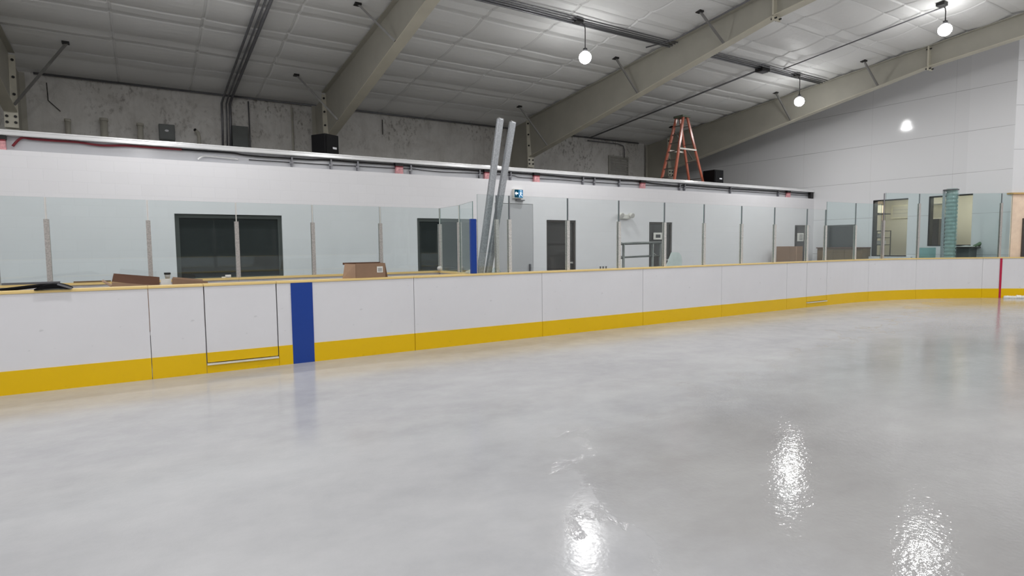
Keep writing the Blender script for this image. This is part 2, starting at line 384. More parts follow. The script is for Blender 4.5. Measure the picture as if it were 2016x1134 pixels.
# block wall of the changing rooms
WH = [(.5, 2.41, 1.0, 2.29), (5.38, 6.93, 1.0, 2.29), (7.47, 8.63, .0, 2.708), (9.06, 10.05, .0, 2.305), (12.83, 13.82, .0, 2.302), (20.22, 21.15, .0, 2.29)]
ZW = 3.285
mb = MB(); xs = sorted({-22, XE, *[h[0] for h in WH], *[h[1] for h in WH]})
for a, b in zip(xs, xs[1:]):
    hs = [h for h in WH if h[0] <= a + 1e-6 and h[1] >= b - 1e-6]
    if hs:
        if hs[0][2] > 0: mb.box(a, b, YW, YW + .2, 0, hs[0][2])
        mb.box(a, b, YW, YW + .2, hs[0][3], ZW)
    else: mb.box(a, b, YW, YW + .2, 0, ZW)
struct('wall_back', mb, 'block')
def window(name, x0, x1, z0, z1):
    f = .075; mb = MB(); a, b = YW + .05, YW + .13
    mb.box(x0, x0 + f, a, b, z0, z1).box(x1 - f, x1, a, b, z0, z1).box(x0 + f, x1 - f, a, b, z0, z0 + f).box(x0 + f, x1 - f, a, b, z1 - f, z1)
    w = struct(name, mb, 'wframe')
    MB().box(x0 + f, x1 - f, YW + .08, YW + .1, z0 + f, z1 - f).build('pane', 'wglass', w)
    return w
window('window_1', *WH[0]); window('window_2', *WH[1])
x0, x1, z0, z1 = WH[2]
dd = struct('door_1', MB().box(x0 + .01, x1 - .01, YW + .0, YW + .05, .01, z1 - .01), 'steel_door')
MB().box(x1 - .14, x1 - .11, YW - .06, YW, .95, 1.15).build('door_handle', 'conduit', dd)
for i, h in ((2, WH[3]), (3, WH[4]), (4, WH[5])):
    x0, x1, z0, z1 = h; f = .06; a, b = YW + .03, YW + .12; mb = MB()
    mb.box(x0, x0 + f, a, b, 0, z1).box(x1 - f, x1, a, b, 0, z1).box(x0 + f, x1 - f, a, b, z1 - f, z1)
    d = struct('door_%d' % i, mb, 'dframe')
    MB().box(x0 + f, x1 - f, YW + .06, YW + .1, .01, z1 - f).build('door_leaf', 'dglass', d)
    mb = MB()
    mb.box(x1 - .38 if i == 2 else x1 - .26, x1 - .12, YW - .03, YW - .01, 1.14, 1.165); mb.box(x1 - .15, x1 - .12, YW - .03, YW + .06, 1.13, 1.175)
    mb.build('door_handle', 'alu', d)
h = EH[0]
w3 = struct('window_3', MB().box(XE + .03, XE + .1, h[0], h[0] + .06, h[2], h[3]).box(XE + .03, XE + .1, h[1] - .06, h[1], h[2], h[3]).box(XE + .03, XE + .1, h[0] + .06, h[1] - .06, h[3] - .06, h[3]).box(XE + .03, XE + .1, h[0] + .06, h[1] - .06, h[2], h[2] + .06), 'wframe')
MB().box(XE + .05, XE + .07, h[0] + .06, h[1] - .06, h[2] + .06, h[3] - .06).build('pane', 'wglass', w3)
# mezzanine over the changing rooms
struct('floor', MB().box(-22, XE, YW + .22, YO, 3.40, 3.56), 'concrete')
struct('wall_back', MB().box(-22, XE, YW + .12, YW + .2, ZW, 3.52), 'band')
rl = MB(); rl.box(-22, XE - .02, YW - .02, YW + .26, 3.585, 3.615); rl.box(-22, XE - .02, YW - .02, YW + .0, 3.525, 3.585); rl.box(-22, XE - .02, YW + .0, YW + .2, 3.522, 3.535)
tag(rl.build('edge_rail', 'rail', None, .006), 'bright white metal rail capping the ledge above the block wall', 'rail')

# ------------------------------------------------------------------ steel frames
def frame(X, label):
    t = thing('steel_rafter', label, 'rafter', (X, YO - .1, 0), 'tapered steel roof rafters')
    yk, zk, ys_, zs = 17.95, 4.86, 8.2, 6.66
    bot = lambda y: zk + (zs - zk) * (yk - y) / (yk - ys_) if y > ys_ else zs + .1 * (ys_ - y)
    mb = MB(); w = .008
    ylist = [yk, ys_, 5.0, 0.05]
    poly = [(X - w, y, bot(y) + .015) for y in ylist] + [(X - w, .05, zc(.05) - .07), (X - w, 18.1, zc(18.1) - .07)]
    mb.prism(poly, (2 * w, 0, 0))
    mb.build('web', 'beam', t)
    mb = MB()
    for a, b in zip(ylist, ylist[1:]): mb.prism([(X - .125, a, bot(a)), (X - .125, b, bot(b)), (X - .125, b, bot(b) + .016), (X - .125, a, bot(a) + .016)], (.25, 0, 0))
    mb.build('bottom_flange', 'flange', t)
    mb = MB(); mb.prism([(X - .125, 18.1, zc(18.1) - .085), (X - .125, .05, zc(.05) - .085), (X - .125, .05, zc(.05) - .068), (X - .125, 18.1, zc(18.1) - .068)], (.25, 0, 0))
    mb.build('top_flange', 'beam', t)
    # column: web, inner flange, outer flange
    mb = MB(); mb.prism([(X - w, 18.12, zc(18.1) - .1), (X - w, 18.08, 4.6), (X - w, 18.62, 0.0), (X - w, 19.36, 0.0), (X - w, 19.36, zc(19.36) - .1)], (2 * w, 0, 0))
    mb.build('column_web', 'beam', t)
    mb = MB(); mb.prism([(X - .125, 18.06, 4.6), (X - .125, 18.6, 0), (X - .125, 18.62, 0), (X - .125, 18.08, 4.6)], (.25, 0, 0)); mb.box(X - .125, X + .125, 19.36, 19.38, 0, zc(19.38) - .08)
    mb.build('column_flange', 'beam', t)
    # knee plate with bolts on its rink face
    mb = MB(); mb.prism([(X - .13, 18.12, 6.2), (X - .13, 18.02, 4.5), (X - .13, 17.98, 4.5), (X - .13, 18.08, 6.2)], (.26, 0, 0))
    p = mb.build('end_plate', 'plate', t)
    for z in (6.08, 5.68, 5.28, 4.76, 4.62):
        for s_ in (-1, 1):
            y = 17.98 + .1 * (z - 4.5) / 1.7
            b = MB().tube([(X + s_ * .078, y + .005, z), (X + s_ * .078, y - .03, z)], .032, 6); b.build('bolt', 'dark', p)
    # splice plate out on the span
    mb = MB(); mb.box(X - .125, X + .125, ys_ - .02, ys_ + .02, zs - .09, zc(ys_) - .085)
    sp = mb.build('splice_plate', 'flange', t)
    for s_ in (-1, 1):
        for zz in (zs - .05, zc(ys_) - .16): MB().tube([(X + s_ * .08, ys_ - .07, zz), (X + s_ * .08, ys_ + .07, zz)], .02, 6).build('bolt', 'dark', sp)
    return t
RX = [-2.5, 4.82, 12.15, 19.45]
for X, l in zip(RX, ('grey beige steel rafter cut off by the left frame edge', 'grey beige steel rafter rising behind the left black speaker', 'grey beige steel rafter in the middle, behind the two tall leaning tubes',
                     'grey beige steel rafter nearest the white end wall, behind the ladder')): frame(X, l)
# flange braces
br = None
def brace(top, botm, label):
    t = thing('flange_brace', label, 'brace', botm, 'diagonal braces from the rafters to the roof')
    MB().bar(botm, top, .045, .045).build('rod', 'rod', t)
    x, y, z = top
    MB().box(x - .09, x + .05, y - .07, y + .07, z - .02, z + .05).build('bracket', 'dark', t)
BL = [((4.12, 12.66), (4.70, 12.07), 'upper of the two braces left of the rafter behind the left speaker'), ((3.78, 17.1), (4.70, 16.5), 'lower brace beside the rafter behind the left speaker'),
      ((11.4, 9.68), (12.03, 9.5), 'highest brace on the middle rafter, near the top of the picture'), ((11.4, 12.6), (12.03, 12.4), 'second brace down on the middle rafter'), ((11.1, 17.1), (12.03, 16.8), 'lowest brace on the middle rafter, near the leaning tubes'),
      ((18.75, 12.6), (19.33, 12.4), 'brace on the end rafter just left of the far pendant lamp'), ((18.75, 9.68), (19.33, 9.55), 'brace on the end rafter above the white end wall, rightmost of all'), ((18.4, 17.0), (19.33, 16.7), 'brace on the end rafter behind the orange ladder'),
      ((-1.3, 17.1), (-2.38, 17.6), 'brace running to the rafter at the left edge of the picture')]
for (tx, ty), (bx, by), l in BL:
    yk, zk, ys_, zs = 17.95, 4.86, 8.2, 6.66
    brace((tx, ty, zc(ty) - .06), (bx, by, zk + (zs - zk) * (yk - by) / (yk - ys_) + .03), 'thin grey ' + l)

# ------------------------------------------------------------------ conduits on the ceiling and outer wall
def run(name, pts, r, mat, label, cat, group=None, seg=8):
    return tag(MB().tube(pts, r, seg).build(name, mat), label, cat, group)
g = 'conduits strapped under the roof'
zr = zc(11.2) - .10
for k, (dy, r) in enumerate(((-.16, .016), (-.07, .016), (.03, .026), (.12, .026))):
    t = ['nearest of four parallel conduits running along the roof above the lamps', 'second of four parallel conduits running along the roof', 'third of four parallel conduits along the roof, a thick one', 'thick conduit farthest back of the four along the roof'][k]
    run('conduit', [(-21, 11.2 + dy, zc(11.2 + dy) - .11), (19.2, 11.2 + dy, zc(11.2 + dy) - .11)], r, 'conduit', t, 'conduit', g)
for k, (dx, r) in enumerate(((-.10, .03), (0.02, .022), (.12, .038))):
    t = ['left conduit of three bending from the roof down the outer wall', 'middle conduit of three bending from the roof down the outer wall', 'thickest right conduit of three bending from the roof down the outer wall'][k]
    run('conduit', [(2.33 + dx, 11.5, zc(11.5) - .12), (2.28 + dx, 18.9, zc(18.9) - .12), (2.25 + dx, 19.25, zc(19.25) - .2), (2.22 + dx, 19.4, 5.9), (2.22 + dx, 19.42, 5.4), (2.2 + dx, 19.44, 4.4)], r, 'conduit', t, 'conduit', g)
run('conduit', [(16.1, 11.35, zc(11.35) - .1), (16.0, 19.3, zc(19.3) - .1)], .028, 'conduit', 'single conduit running from the roof junction box back to the outer wall', 'conduit', g)
run('conduit', [(16.85, 6.8, zc(6.8) - .09), (16.8, 11.05, zc(11.05) - .09)], .018, 'conduit', 'thin conduit running out to the rightmost pendant lamp', 'conduit', g)
run('conduit', [(11.55, 11.6, zc(11.6) - .12), (11.9, 10.9, zc(10.9) - .12), (11.9, 6, zc(6) - .12)], .02, 'conduit', 'thin conduit running beside the top of the middle rafter', 'conduit', g)
jb = thing('junction_box', 'small dark junction box where conduits meet on the roof', 'junction box', (16.1, 11.3, zc(11.3) - .16))
MB().box(15.92, 16.28, 11.15, 11.42, zc(11.3) - .2, zc(11.3) - .02).build('box_body', 'dark', jb, .01); MB().box(15.96, 16.24, 11.19, 11.38, zc(11.3) - .215, zc(11.3) - .2).build('cover', 'conduit', jb)
run('pipe', [(-2.2, 19.4, 6.14), (18.9, 19.4, 6.14)], .03, 'conduit', 'long thin dark pipe along the top of the outer wall', 'pipe')
run('pipe', [(16.0, 19.42, 6.02), (17.7, 19.42, 6.02), (18.0, 19.42, 5.96), (18.07, 19.42, 5.8), (18.07, 19.42, 5.45)], .022, 'conduit', 'thin bent pipe on the outer wall leading down to the louvre vent', 'pipe')
run('pipe', [(2.85, 19.43, 6.05), (2.87, 19.43, 3.7)], .02, 'conduit', 'thin upright pipe just right of the larger grey electrical box', 'pipe')
run('cable', [(-1.95, 19.45, 5.95), (-1.94, 19.45, 5.5), (-1.7, 19.46, 5.25)], .01, 'black', 'thin dark wire hanging on the outer wall at far left', 'cable')
run('pipe', [(4.1, 19.42, 6.0), (4.1, 19.42, 3.7)], .03, 'stub', 'pale upright pipe beside the rafter foot behind the left speaker', 'pipe')
run('cable', [(7.05, 19.46, 5.95), (7.06, 19.46, 5.45)], .012, 'black', 'short dark wire on the outer wall between the left speaker and the tubes', 'cable')
for x, top, r, l in ((-1.55, 5.02, .06, 'leftmost pale pipe stub standing before the outer wall'), (-.77, 5.12, .085, 'second pale pipe stub from the left at the outer wall'), (.05, 5.07, .07, 'third pale pipe stub, just left of the small grey electrical box')):
    s_ = thing('vent_pipe', l, 'pipe', (x, 19.3, 3.56), 'pipe stubs on the mezzanine'); MB().tube([(x, 19.3, 3.56), (x, 19.3, top)], r, 12).build('pipe_body', 'stub', s_); MB().tube([(x, 19.3, top - .05), (x, 19.3, top + .02)], r + .015, 12).build('collar', 'stub', s_)
s_ = thing('vent_pipe', 'pale pipe stub with a bent open top between the two grey electrical boxes', 'pipe', (1.45, 19.3, 3.56), 'pipe stubs on the mezzanine')
MB().tube([(1.48, 19.3, 3.56), (1.48, 19.3, 4.85), (1.45, 19.26, 4.97), (1.38, 19.2, 5.02)], .05, 10).build('pipe_body', 'stub', s_); MB().tube([(1.385, 19.205, 5.02), (1.37, 19.19, 5.027)], .042, 10).build('opening', 'black', s_)
def ebox(x0, x1, z0, z1, label, mark):
    t = thing('electrical_box', label, 'electrical box', ((x0 + x1) / 2, YO, z0))
    MB().box(x0, x1, YO - .2, YO, z0, z1).build('enclosure', 'panelbox', t, .012); MB().box(x0 + .02, x1 - .02, YO - .215, YO - .2, z0 + .02, z1 - .02).build('cover', 'panelbox', t)
    return t
ebox(.49, .88, 4.70, 5.13, 'small dark grey electrical box with a pale oval mark', False)
mk = MB()
for k in range(14): pass
vs = [mk.bm.verts.new((.68 + .05 * math.cos(2 * PI * k / 14), YO - .217, 4.95 + .03 * math.sin(2 * PI * k / 14))) for k in range(14)]; mk.face(vs)
r_ = bmesh.ops.extrude_face_region(mk.bm, geom=mk.bm.faces[:]); bmesh.ops.translate(mk.bm, verts=[v for v in r_['geom'] if isinstance(v, bmesh.types.BMVert)], vec=(0, -.004, 0))
mk.build('badge', 'logo', [o for o in COL.objects if o.name == 'electrical_box'][0])
ebox(2.36, 2.80, 4.55, 5.27, 'larger dark grey electrical box beside the three down-running conduits', False)
lv = thing('louvre_vent', 'grey slatted louvre vent on the outer wall left of the ladder', 'vent', (17.8, YO, 4.6))
MB().box(17.2, 17.27, YO - .06, YO, 4.45, 5.5).box(18.3, 18.37, YO - .06, YO, 4.45, 5.5).box(17.27, 18.3, YO - .06, YO, 5.43, 5.5).box(17.27, 18.3, YO - .06, YO, 4.45, 4.52).build('vent_frame', 'louver', lv)
for k in range(9):
    z = 4.56 + .1 * k; MB().prism([(17.27, YO - .055, z), (17.27, YO - .05, z - .01), (17.27, YO - .005, z + .06), (17.27, YO - .01, z + .07)], (1.03, 0, 0)).build('slat', 'louver', lv)

# ------------------------------------------------------------------ pendant lamps
# further lamps of the hall outside the picture, plus two added as fill
def hall_or_fill_lamp(x, y, z, p=72, glow=True):
    L = bpy.data.lights.new('hall_or_fill_lamp', 'AREA'); L.shape = 'DISK'; L.size = .30; L.energy = p; L.color = (1, 1, 1)
    o = bpy.data.objects.new('hall_or_fill_lamp', L); COL.objects.link(o); o.location = (x, y, z)
    if glow:
        G = bpy.data.lights.new('hall_or_fill_globe', 'POINT'); G.energy = 36; G.shadow_soft_size = .148; G.color = (1, 1, .99)
        o = bpy.data.objects.new('hall_or_fill_globe', G); COL.objects.link(o); o.location = (x, y, z + .16)
LP = 92
def lamp(x, y, z, label, arm=0):
    t = thing('pendant_lamp', label, 'lamp', (x, y, z), 'pendant lamps under the roof')
    top = zc(y) - .11
    MB().lathe(x, y, [(.03, z + .22), (.05, z + .21), (.06, z + .135), (.05, z + .13)], 20).build('housing', 'housing', t)
    MB().lathe(x, y, [(.05, z + .135), (.10, z + .105), (.135, z + .06), (.148, z), (.135, z - .06), (.10, z - .105), (.05, z - .135), (.01, z - .14)], 16).build('lens', 'lens', t)
    hall_or_fill_lamp(x, y, z - .16, LP * .9, False)
    MB().tube([(x, y, z + .21), (x, y, top - .12), (x - .03, y, top - .04), (x - .2, y, top)], .012, 6).build('cord', 'dark', t)
    MB().box(x - .32, x - .12, y - .09, y + .09, top - .03, top + .08).build('mounting_box', 'dark', t)
    return t
lamp(9.15, 11.2, 6.11, 'glowing pendant lamp hanging left of the middle rafter')
lamp(17.9, 11.2, 6.13, 'glowing pendant lamp hanging in front of the end rafter, lowest of the lamps')
lamp(16.84, 6.8, 6.80, 'glowing pendant lamp at the upper right, largest and highest')
for y in (2.2, -3.0): hall_or_fill_lamp(22.0, y, zc(y) - .75, LP)  # unseen pair added to brighten the corner wall and right-hand boards
hall_or_fill_lamp(.7, 11.2, 6.25, LP); hall_or_fill_lamp(-8.0, 11.2, 6.25, LP)
for x in (-16, -8.4, -.2, 8.2): hall_or_fill_lamp(x, 6.4, 6.85, LP)
for y in (2.0, -2.6, -7.2, -11.8):
    for x in (-16.5, -8.2, .1, 8.4, 16.7): hall_or_fill_lamp(x, y, zc(y) - .75, LP)
rlm = MB(); rlm.box(22.2, 23.0, 8.0, 8.3, 3.28, 3.345); rlm.box(22.2, 23.0, 9.8, 10.1, 3.28, 3.345)
tag(rlm.build('ceiling_light', 'roomlight'), 'white strip light on the lobby ceiling behind the end wall openings', 'light')

# ------------------------------------------------------------------ dasher boards (near side)
def straight_board(x0, x1, label, stripe=None, gate=False):
    t = thing('dasher_board', label, 'board', ((x0 + x1) / 2, DB, 0), 'dasher boards along the rink'); g_ = .004 if not gate else .009
    a, b = x0 + g_, x1 - g_; kz = 0
    if gate:
        kz = .14
        MB().box(x0, x1, DB - .012, DB + .02, 0, .105).build('lower_kick_plate', 'yellow', t)
        MB().box(x0 + .005, x1 - .005, DB - .035, DB + .03, .108, .128).build('sill', 'sill', t)
    if stripe:
        s0, s1 = stripe
        MB().box(a, s0, DB, DB + .016, HK, HB).box(s1, b, DB, DB + .016, HK, HB).build('facing', 'white_board', t)
        MB().box(a, s0, DB - .008, DB + .016, kz, HK).box(s1, b, DB - .008, DB + .016, kz, HK).build('kick_plate', 'yellow', t)
        MB().box(s0, s1, DB - .009, DB + .016, 0, HB).build('blue_stripe', 'blue', t)
    else:
        MB().box(a, b, DB, DB + .016, HK, HB).build('facing', 'white_board', t)
        MB().box(a, b, DB - .008, DB + .016, kz, HK).build('kick_plate', 'yellow', t)
    MB().box(a, b, DB + .15, DB + .165, .02, HB).build('back_panel', 'backing', t)
    MB().box(x0 + .001, x1 - .001, DB - .014, DB + .185, HB, CAPZ).build('cap_rail', 'cap', t, .006)
    mb = MB()
    for x in (a + .03, b - .09): mb.box(x, x + .06, DB + .016, DB + .15, 0, HB)
    mb.build('inner_frame', 'clamp', t)
    return t
straight_board(-4.9, -2.44, 'white dasher board with yellow kick plate, cut off at the left edge')
straight_board(-2.44, .01, 'wide white dasher board under the black shovel')
straight_board(.01, .62, 'narrow white dasher board just left of the bench gate')
straight_board(.62, 1.51, 'white bench gate in the boards left of the blue stripe', gate=True)['category'] = 'gate'
straight_board(1.51, 3.53, 'white dasher board with the blue line stripe on it', stripe=(1.697, 1.99))
straight_board(3.53, 5.97, 'white dasher board under the foot of the leaning tubes')
straight_board(5.97, 8.44, 'white scuffed dasher board in front of the dark glazed door')
straight_board(8.44, 10.85, 'white dasher board in front of the grey guardrail')
straight_board(10.85, 13.28, 'white dasher board under the plain glass right of the guardrail')
straight_board(13.28, 14.12, 'short white dasher board left of the far gate')
straight_board(14.12, 15.03, 'narrow far gate in the boards before the rink corner, white sill strip', gate=True)['category'] = 'gate'
def curved_board(xa, xb, label, red=None):
    pa = arc(xa); t = thing('dasher_board', label, 'board', (*pa, 0), 'dasher boards along the rink')
    A = lambda x: math.asin((x - CX) / CR) if x > CX else 0
    n_ = 10
    def P(k, e):
        s_ = k / n_
        L0 = (xa - CX if xa < CX else CR * A(xa)); L1 = CR * A(xb); l = L0 + (L1 - L0) * s_
        if l < 0: return (CX + l, DB + e)
        a = l / CR; return (CX + (CR + e) * math.sin(a), CY + (CR + e) * math.cos(a))
    def ringslab(name, e0, e1, z0, z1, mat):
        mb = MB(); V = []
        for k in range(n_ + 1): V.append([mb.bm.verts.new((*P(k, e), z)) for e, z in ((e0, z0), (e1, z0), (e1, z1), (e0, z1))])
        for a, b in zip(V, V[1:]):
            for i in range(4): mb.face([a[i], a[(i + 1) % 4], b[(i + 1) % 4], b[i]])
        mb.face(V[0][::-1]); mb.face(V[-1]); return mb.build(name, mat, t)
    ringslab('facing', 0, .016, HK, HB, 'white_board'); ringslab('kick_plate', -.008, .016, 0, HK, 'yellow'); ringslab('back_panel', .15, .165, .02, HB, 'backing'); ringslab('cap_rail', -.014, .185, HB, CAPZ, 'cap')
    if red:
        p0, p1 = arc(red, -.012), arc(red + .045, -.012); MB().slab(p0, p1, 0, HB, .008).build('red_stripe', 'red', t)
curved_board(15.033, 16.9, 'white corner board just right of the far gate')
curved_board(16.905, 18.6, 'white corner board in front of the first end wall opening')
curved_board(18.605, 20.4, 'white corner board in front of the ribbed clear roll')
curved_board(20.405, 22.6, 'white corner board with the red goal line stripe', red=20.78)
sn = MB(); rr = random.Random(3)
pts = []
for k in range(26):
    x = 20.86 + k * .05; px, py = arc(x, -.12); q = .03 + .05 * rr.random(); sn.tube([(px - .06, py - .03, .0), (px, py, q * .6), (px + .05, py - .05, 0)], .04 + .02 * rr.random(), 7)
o = tag(sn.build('snow_ridge', 'snow', None, 0, True), 'low ridge of scraped snow along the corner boards by the red stripe', 'snow'); o['kind'] = 'stuff'

# ------------------------------------------------------------------ bench enclosure behind the near boards
YB = 10.9
def bench_board(p0, p1, label):
    m_ = ((p0[0] + p1[0]) / 2, (p0[1] + p1[1]) / 2, 0); t = thing('bench_board', label, 'board', m_, 'boards behind and beside the bench')
    MB().slab(p0, p1, 0, 1.10, .10).build('facing', 'backing', t); MB().slab(p0, p1, 1.10, 1.135, .16).build('cap_rail', 'cap', t)
bench_board((-5, YB), (-1.2, YB), 'white bench back board with yellow cap at the left picture edge')
bench_board((-1.197, YB), (1.33, YB), 'white bench back board behind the open brown carton')
bench_board((1.333, YB), (3.85, YB), 'white bench back board behind the blue stripe')
bench_board((3.853, YB), (5.16, YB), 'white bench back board right of the upright cardboard box')
SA, SM, SF = (5.11, YB), (5.06, 9.93), (4.81, 8.87)
bench_board((SA[0], YB - .085), (SM[0], SM[1] + .003), 'rear white side board closing the bench, near the second dark window')
bench_board((SM[0], SM[1] - .003), SF, 'front white side board closing the bench, behind the blue end post')

# posts: H-profile channel with a slim joint strip above
def post_proto(h, top, label, mat='alu', wide=.055, sw=.011, smat='clamp'):
    t = thing('glass_post', label, 'post', (0, 0, -50), 'aluminium posts holding the rink glass'); w = wide / 2
    MB().box(-w, w, -.034, -.012, -50, -50 + h).box(-w, w, .012, .034, -50, -50 + h).box(-.006, .006, -.012, .012, -50, -50 + h).build('channel', mat, t)
    if top > h: MB().box(-sw, sw, -.01, .01, -50 + h, -50 + top).build('joint_strip', smat, t)
    return t
def place(proto, first, loc, label, rz=0):
    if first[0]: first[0] = False; proto.location = loc; proto.rotation_euler = (0, 0, rz); proto['label'] = label; return proto
    return dup(proto, loc, label, rz)
BZ = 1.135
pb = post_proto(.945, 1.262, 'x', 'galv', .062, .007, 'emer'); fb = [True]
for x, l in ((-2.44, 'out beyond'), (-1.2, 'near the left picture edge'), (.065, 'left of the large dark window'), (1.335, 'in front of the large dark window'), (2.59, 'right of the large dark window'), (3.855, 'behind the upright cardboard box')):
    if x < -2: l = 'leftmost, at the very picture edge'; x = -1.79
    place(pb, fb, (x, YB, BZ), 'galvanised glass post on the bench back board, ' + l)
place(pb, fb, (5.11, YB, BZ), 'galvanised glass post at the bench back corner before the second window')
place(pb, fb, (SM[0], SM[1], BZ), 'glass post halfway along the bench side, over the second dark window', PI / 2)
fp = [True]; pf = post_proto(.91, 1.315, 'x', 'alu'); FZ = CAPZ; GY = DB + .09
FX = [5.35, 6.615, 7.871, 9.13, 10.346, 11.627, 12.87, 14.22, 15.05]
FL = ['over the steel door, right one', 'over the first dark glazed door', 'left of the guardrail under the emergency light', 'over the door with the square white notice', 'right of the leaning clear sheet', 'second after the leaning clear sheet', 'left of the far brown carton', 'over the farthest dark door', 'where the glass steps taller at the corner']
for x, l in zip(FX, FL): place(pf, fp, (x, GY, FZ), 'aluminium glass post on the front boards, ' + l)
place(pf, fp, (5.12, GY + .04, FZ), 'aluminium glass post on the front boards, just left of the steel door middle')
# blue end post
bp = thing('end_post', 'blue painted flat end post standing beside the leaning tubes', 'post', (4.65, GY, CAPZ))
MB().box(4.59, 4.69, GY - .03, GY + .03, CAPZ, 2.078).build('channel', 'blue', bp, .004); MB().box(4.69, 4.705, GY - .025, GY + .025, CAPZ, 2.07).build('edge_strip', 'galv', bp)
# panes
def pane(p0, p1, z0, z1, label, mat='glass', gap=.014):
    a, b = Vector(p0), Vector(p1); d = (b - a).normalized() * gap; a, b = a + d, b - d
    return tag(MB().slab(a, b, z0, z1, .012, 1).build('rink_glass', [mat, 'gedge']), label, 'glass', 'rink glass panes')
BXs = [-3.06, -1.79, -1.2, .065, 1.335, 2.59, 3.855, 5.11]
bl = ['off the left edge', 'leftmost narrow one', 'between the left posts above the shovel', 'left half of the large dark window', 'right half of the large dark window', 'between the large window and the carton post', 'left of the second dark window']
for a, b, l in zip(BXs, BXs[1:], bl): pane((a, YB), (b, YB), BZ + .002, 2.40, 'clear greenish glass pane behind the bench, ' + l, 'glass2')
pane((SA[0], SA[1] - .01), SM, BZ + .002, 2.40, 'clear glass pane on the bench side, rear one', 'glass2', .02); pane(SM, (4.822, 8.93), BZ + .002, 2.40, 'clear glass pane on the bench side, front one', 'glass2', .03)
XF = [4.71, 5.35, 6.615, 7.871, 9.13, 10.346, 11.627, 12.87, 14.22, 15.05]
fl = ['beside the leaning tubes, narrowest', 'in front of the steel door', 'between the glazed door and the guardrail', 'in front of the emergency light', 'in front of the leaning clear sheet', 'plain one right of the clear sheet', 'plain one, second right of the clear sheet', 'in front of the far brown carton', 'last low one before the corner']
for a, b, l in zip(XF, XF[1:], fl): pane((a, GY), (b, GY), CAPZ + .002, 2.488, 'clear front glass pane, ' + l, 'glass')
# corner glass
ap = lambda x: arc(x, .09)
CPX = [(15.08, 16.42, 2.695, 'over the dark end window, first corner one'), (16.42, 17.45, 2.695, 'left of the first end wall opening'), (17.56, 18.70, 3.0, 'tall one between the two end wall openings'), (18.70, 19.75, 3.0, 'tall one left of the ribbed clear roll'), (19.75, 20.80, 3.0, 'tall one right of the ribbed clear roll'), (20.80, 21.03, 3.0, 'tall narrow one beside the peach wall')]
def P2(x): return (x, GY) if x < CX else ap(x)
for a, b, z, l in CPX: pane(P2(a), P2(b), CAPZ + .002, z, 'teal tinted corner glass pane, ' + l, 'glass3', .012)
fc = [True]; pc = post_proto(.93, 1.522, 'x', 'alu', .05); pt = post_proto(1.07, 1.82, 'x', 'galv', .05); ft = [True]; pq = post_proto(1.55, 1.82, 'x', 'galv', .05); fq = [True]
def ang(x): return -math.asin((x - CX) / CR) if x > CX else 0
place(pc, fc, (*ap(16.42), CAPZ), 'aluminium glass post in the corner over the dark end window', ang(16.42))
place(pt, ft, (*ap(17.52), CAPZ), 'grey glass post in front of the first end wall opening', ang(17.52)); place(pq, fq, (*ap(18.70), CAPZ), 'grey glass post between the two end wall openings', ang(18.7)); place(pq, fq, (*ap(20.80), CAPZ), 'grey glass post left of the peach wall, rightmost post', ang(20.8))

# ------------------------------------------------------------------ cables, stubs and clamps on the ledge
yc = YW + .07
main = [(-1.784, 3.359), (-1.664, 3.503), (-1.521, 3.50), (-1.229, 3.498), (-.914, 3.50), (-.634, 3.475), (-.471, 3.477), (-.212, 3.498), (.139, 3.498), (.676, 3.498)]
main2 = [(.676, 3.498), (1.016, 3.498), (1.296, 3.50), (1.574, 3.498), (1.71, 3.48), (1.904, 3.47), (2.217, 3.467), (2.65, 3.472), (3.038, 3.474), (3.429, 3.492), (4, 3.486), (4.849, 3.488), (5.8, 3.482), (7.0, 3.485), (7.9, 3.488), (9.19, 3.485), (10.1, 3.468), (11.08, 3.495), (11.7, 3.485), (12.5, 3.495), (13.13, 3.458), (14.18, 3.44), (14.44, 3.478), (15.7, 3.47), (17.1, 3.465), (18.9, 3.475), (21.2, 3.46)]
thin = [(1.844, 3.39), (2.65, 3.392), (3.27, 3.392), (4, 3.405), (4.69, 3.41), (5.29, 3.425), (5.93, 3.398), (7.0, 3.42), (8.03, 3.425), (8.34, 3.385), (9.53, 3.395), (10.35, 3.384), (12.13, 3.392), (14.1, 3.41), (16.4, 3.395), (18.57, 3.40), (21.2, 3.40)]
def smooth(p, y, n_=4):
    out = []
    for i in range(len(p) - 1):
        p0, p1, p2, p3 = p[max(i - 1, 0)], p[i], p[i + 1], p[min(i + 2, len(p) - 1)]
        for k in range(n_):
            t = k / n_; f = lambda j: .5 * (2 * p1[j] + (p2[j] - p0[j]) * t + (2 * p0[j] - 5 * p1[j] + 4 * p2[j] - p3[j]) * t * t + (3 * p1[j] - p0[j] - 3 * p2[j] + p3[j]) * t ** 3)
            out.append((f(0), y, f(1)))
    out.append((p[-1][0], y, p[-1][1])); return out
run('cable', smooth(main, yc), .02, 'redcable', 'dark red cable looping along the ledge at the left', 'cable')
run('cable', smooth(main2, yc), .016, 'black', 'thick black cable running along the ledge under the white rail', 'cable')
run('cable', smooth([(.94, 3.33), (1.0, 3.38), (1.06, 3.405), (1.23, 3.405), (1.65, 3.385)], yc), .014, 'whitecable', 'short white cable end bending over on the ledge', 'cable')
run('cable', smooth(thin, yc + .02), .008, 'black', 'thin dark cable running below the thick one on the ledge', 'cable')
cl = thing('cable_clamp', 'x', 'clamp', (0, yc, -50), 'clamps holding the cables on the ledge')
MB().box(-.016, .016, yc - .03, yc + .05, -50, -49.79).build('strap', 'clamp', cl); MB().box(-.05, .03, yc - .035, yc - .01, -49.93, -49.9).build('tab', 'clamp', cl)
fk = [True]
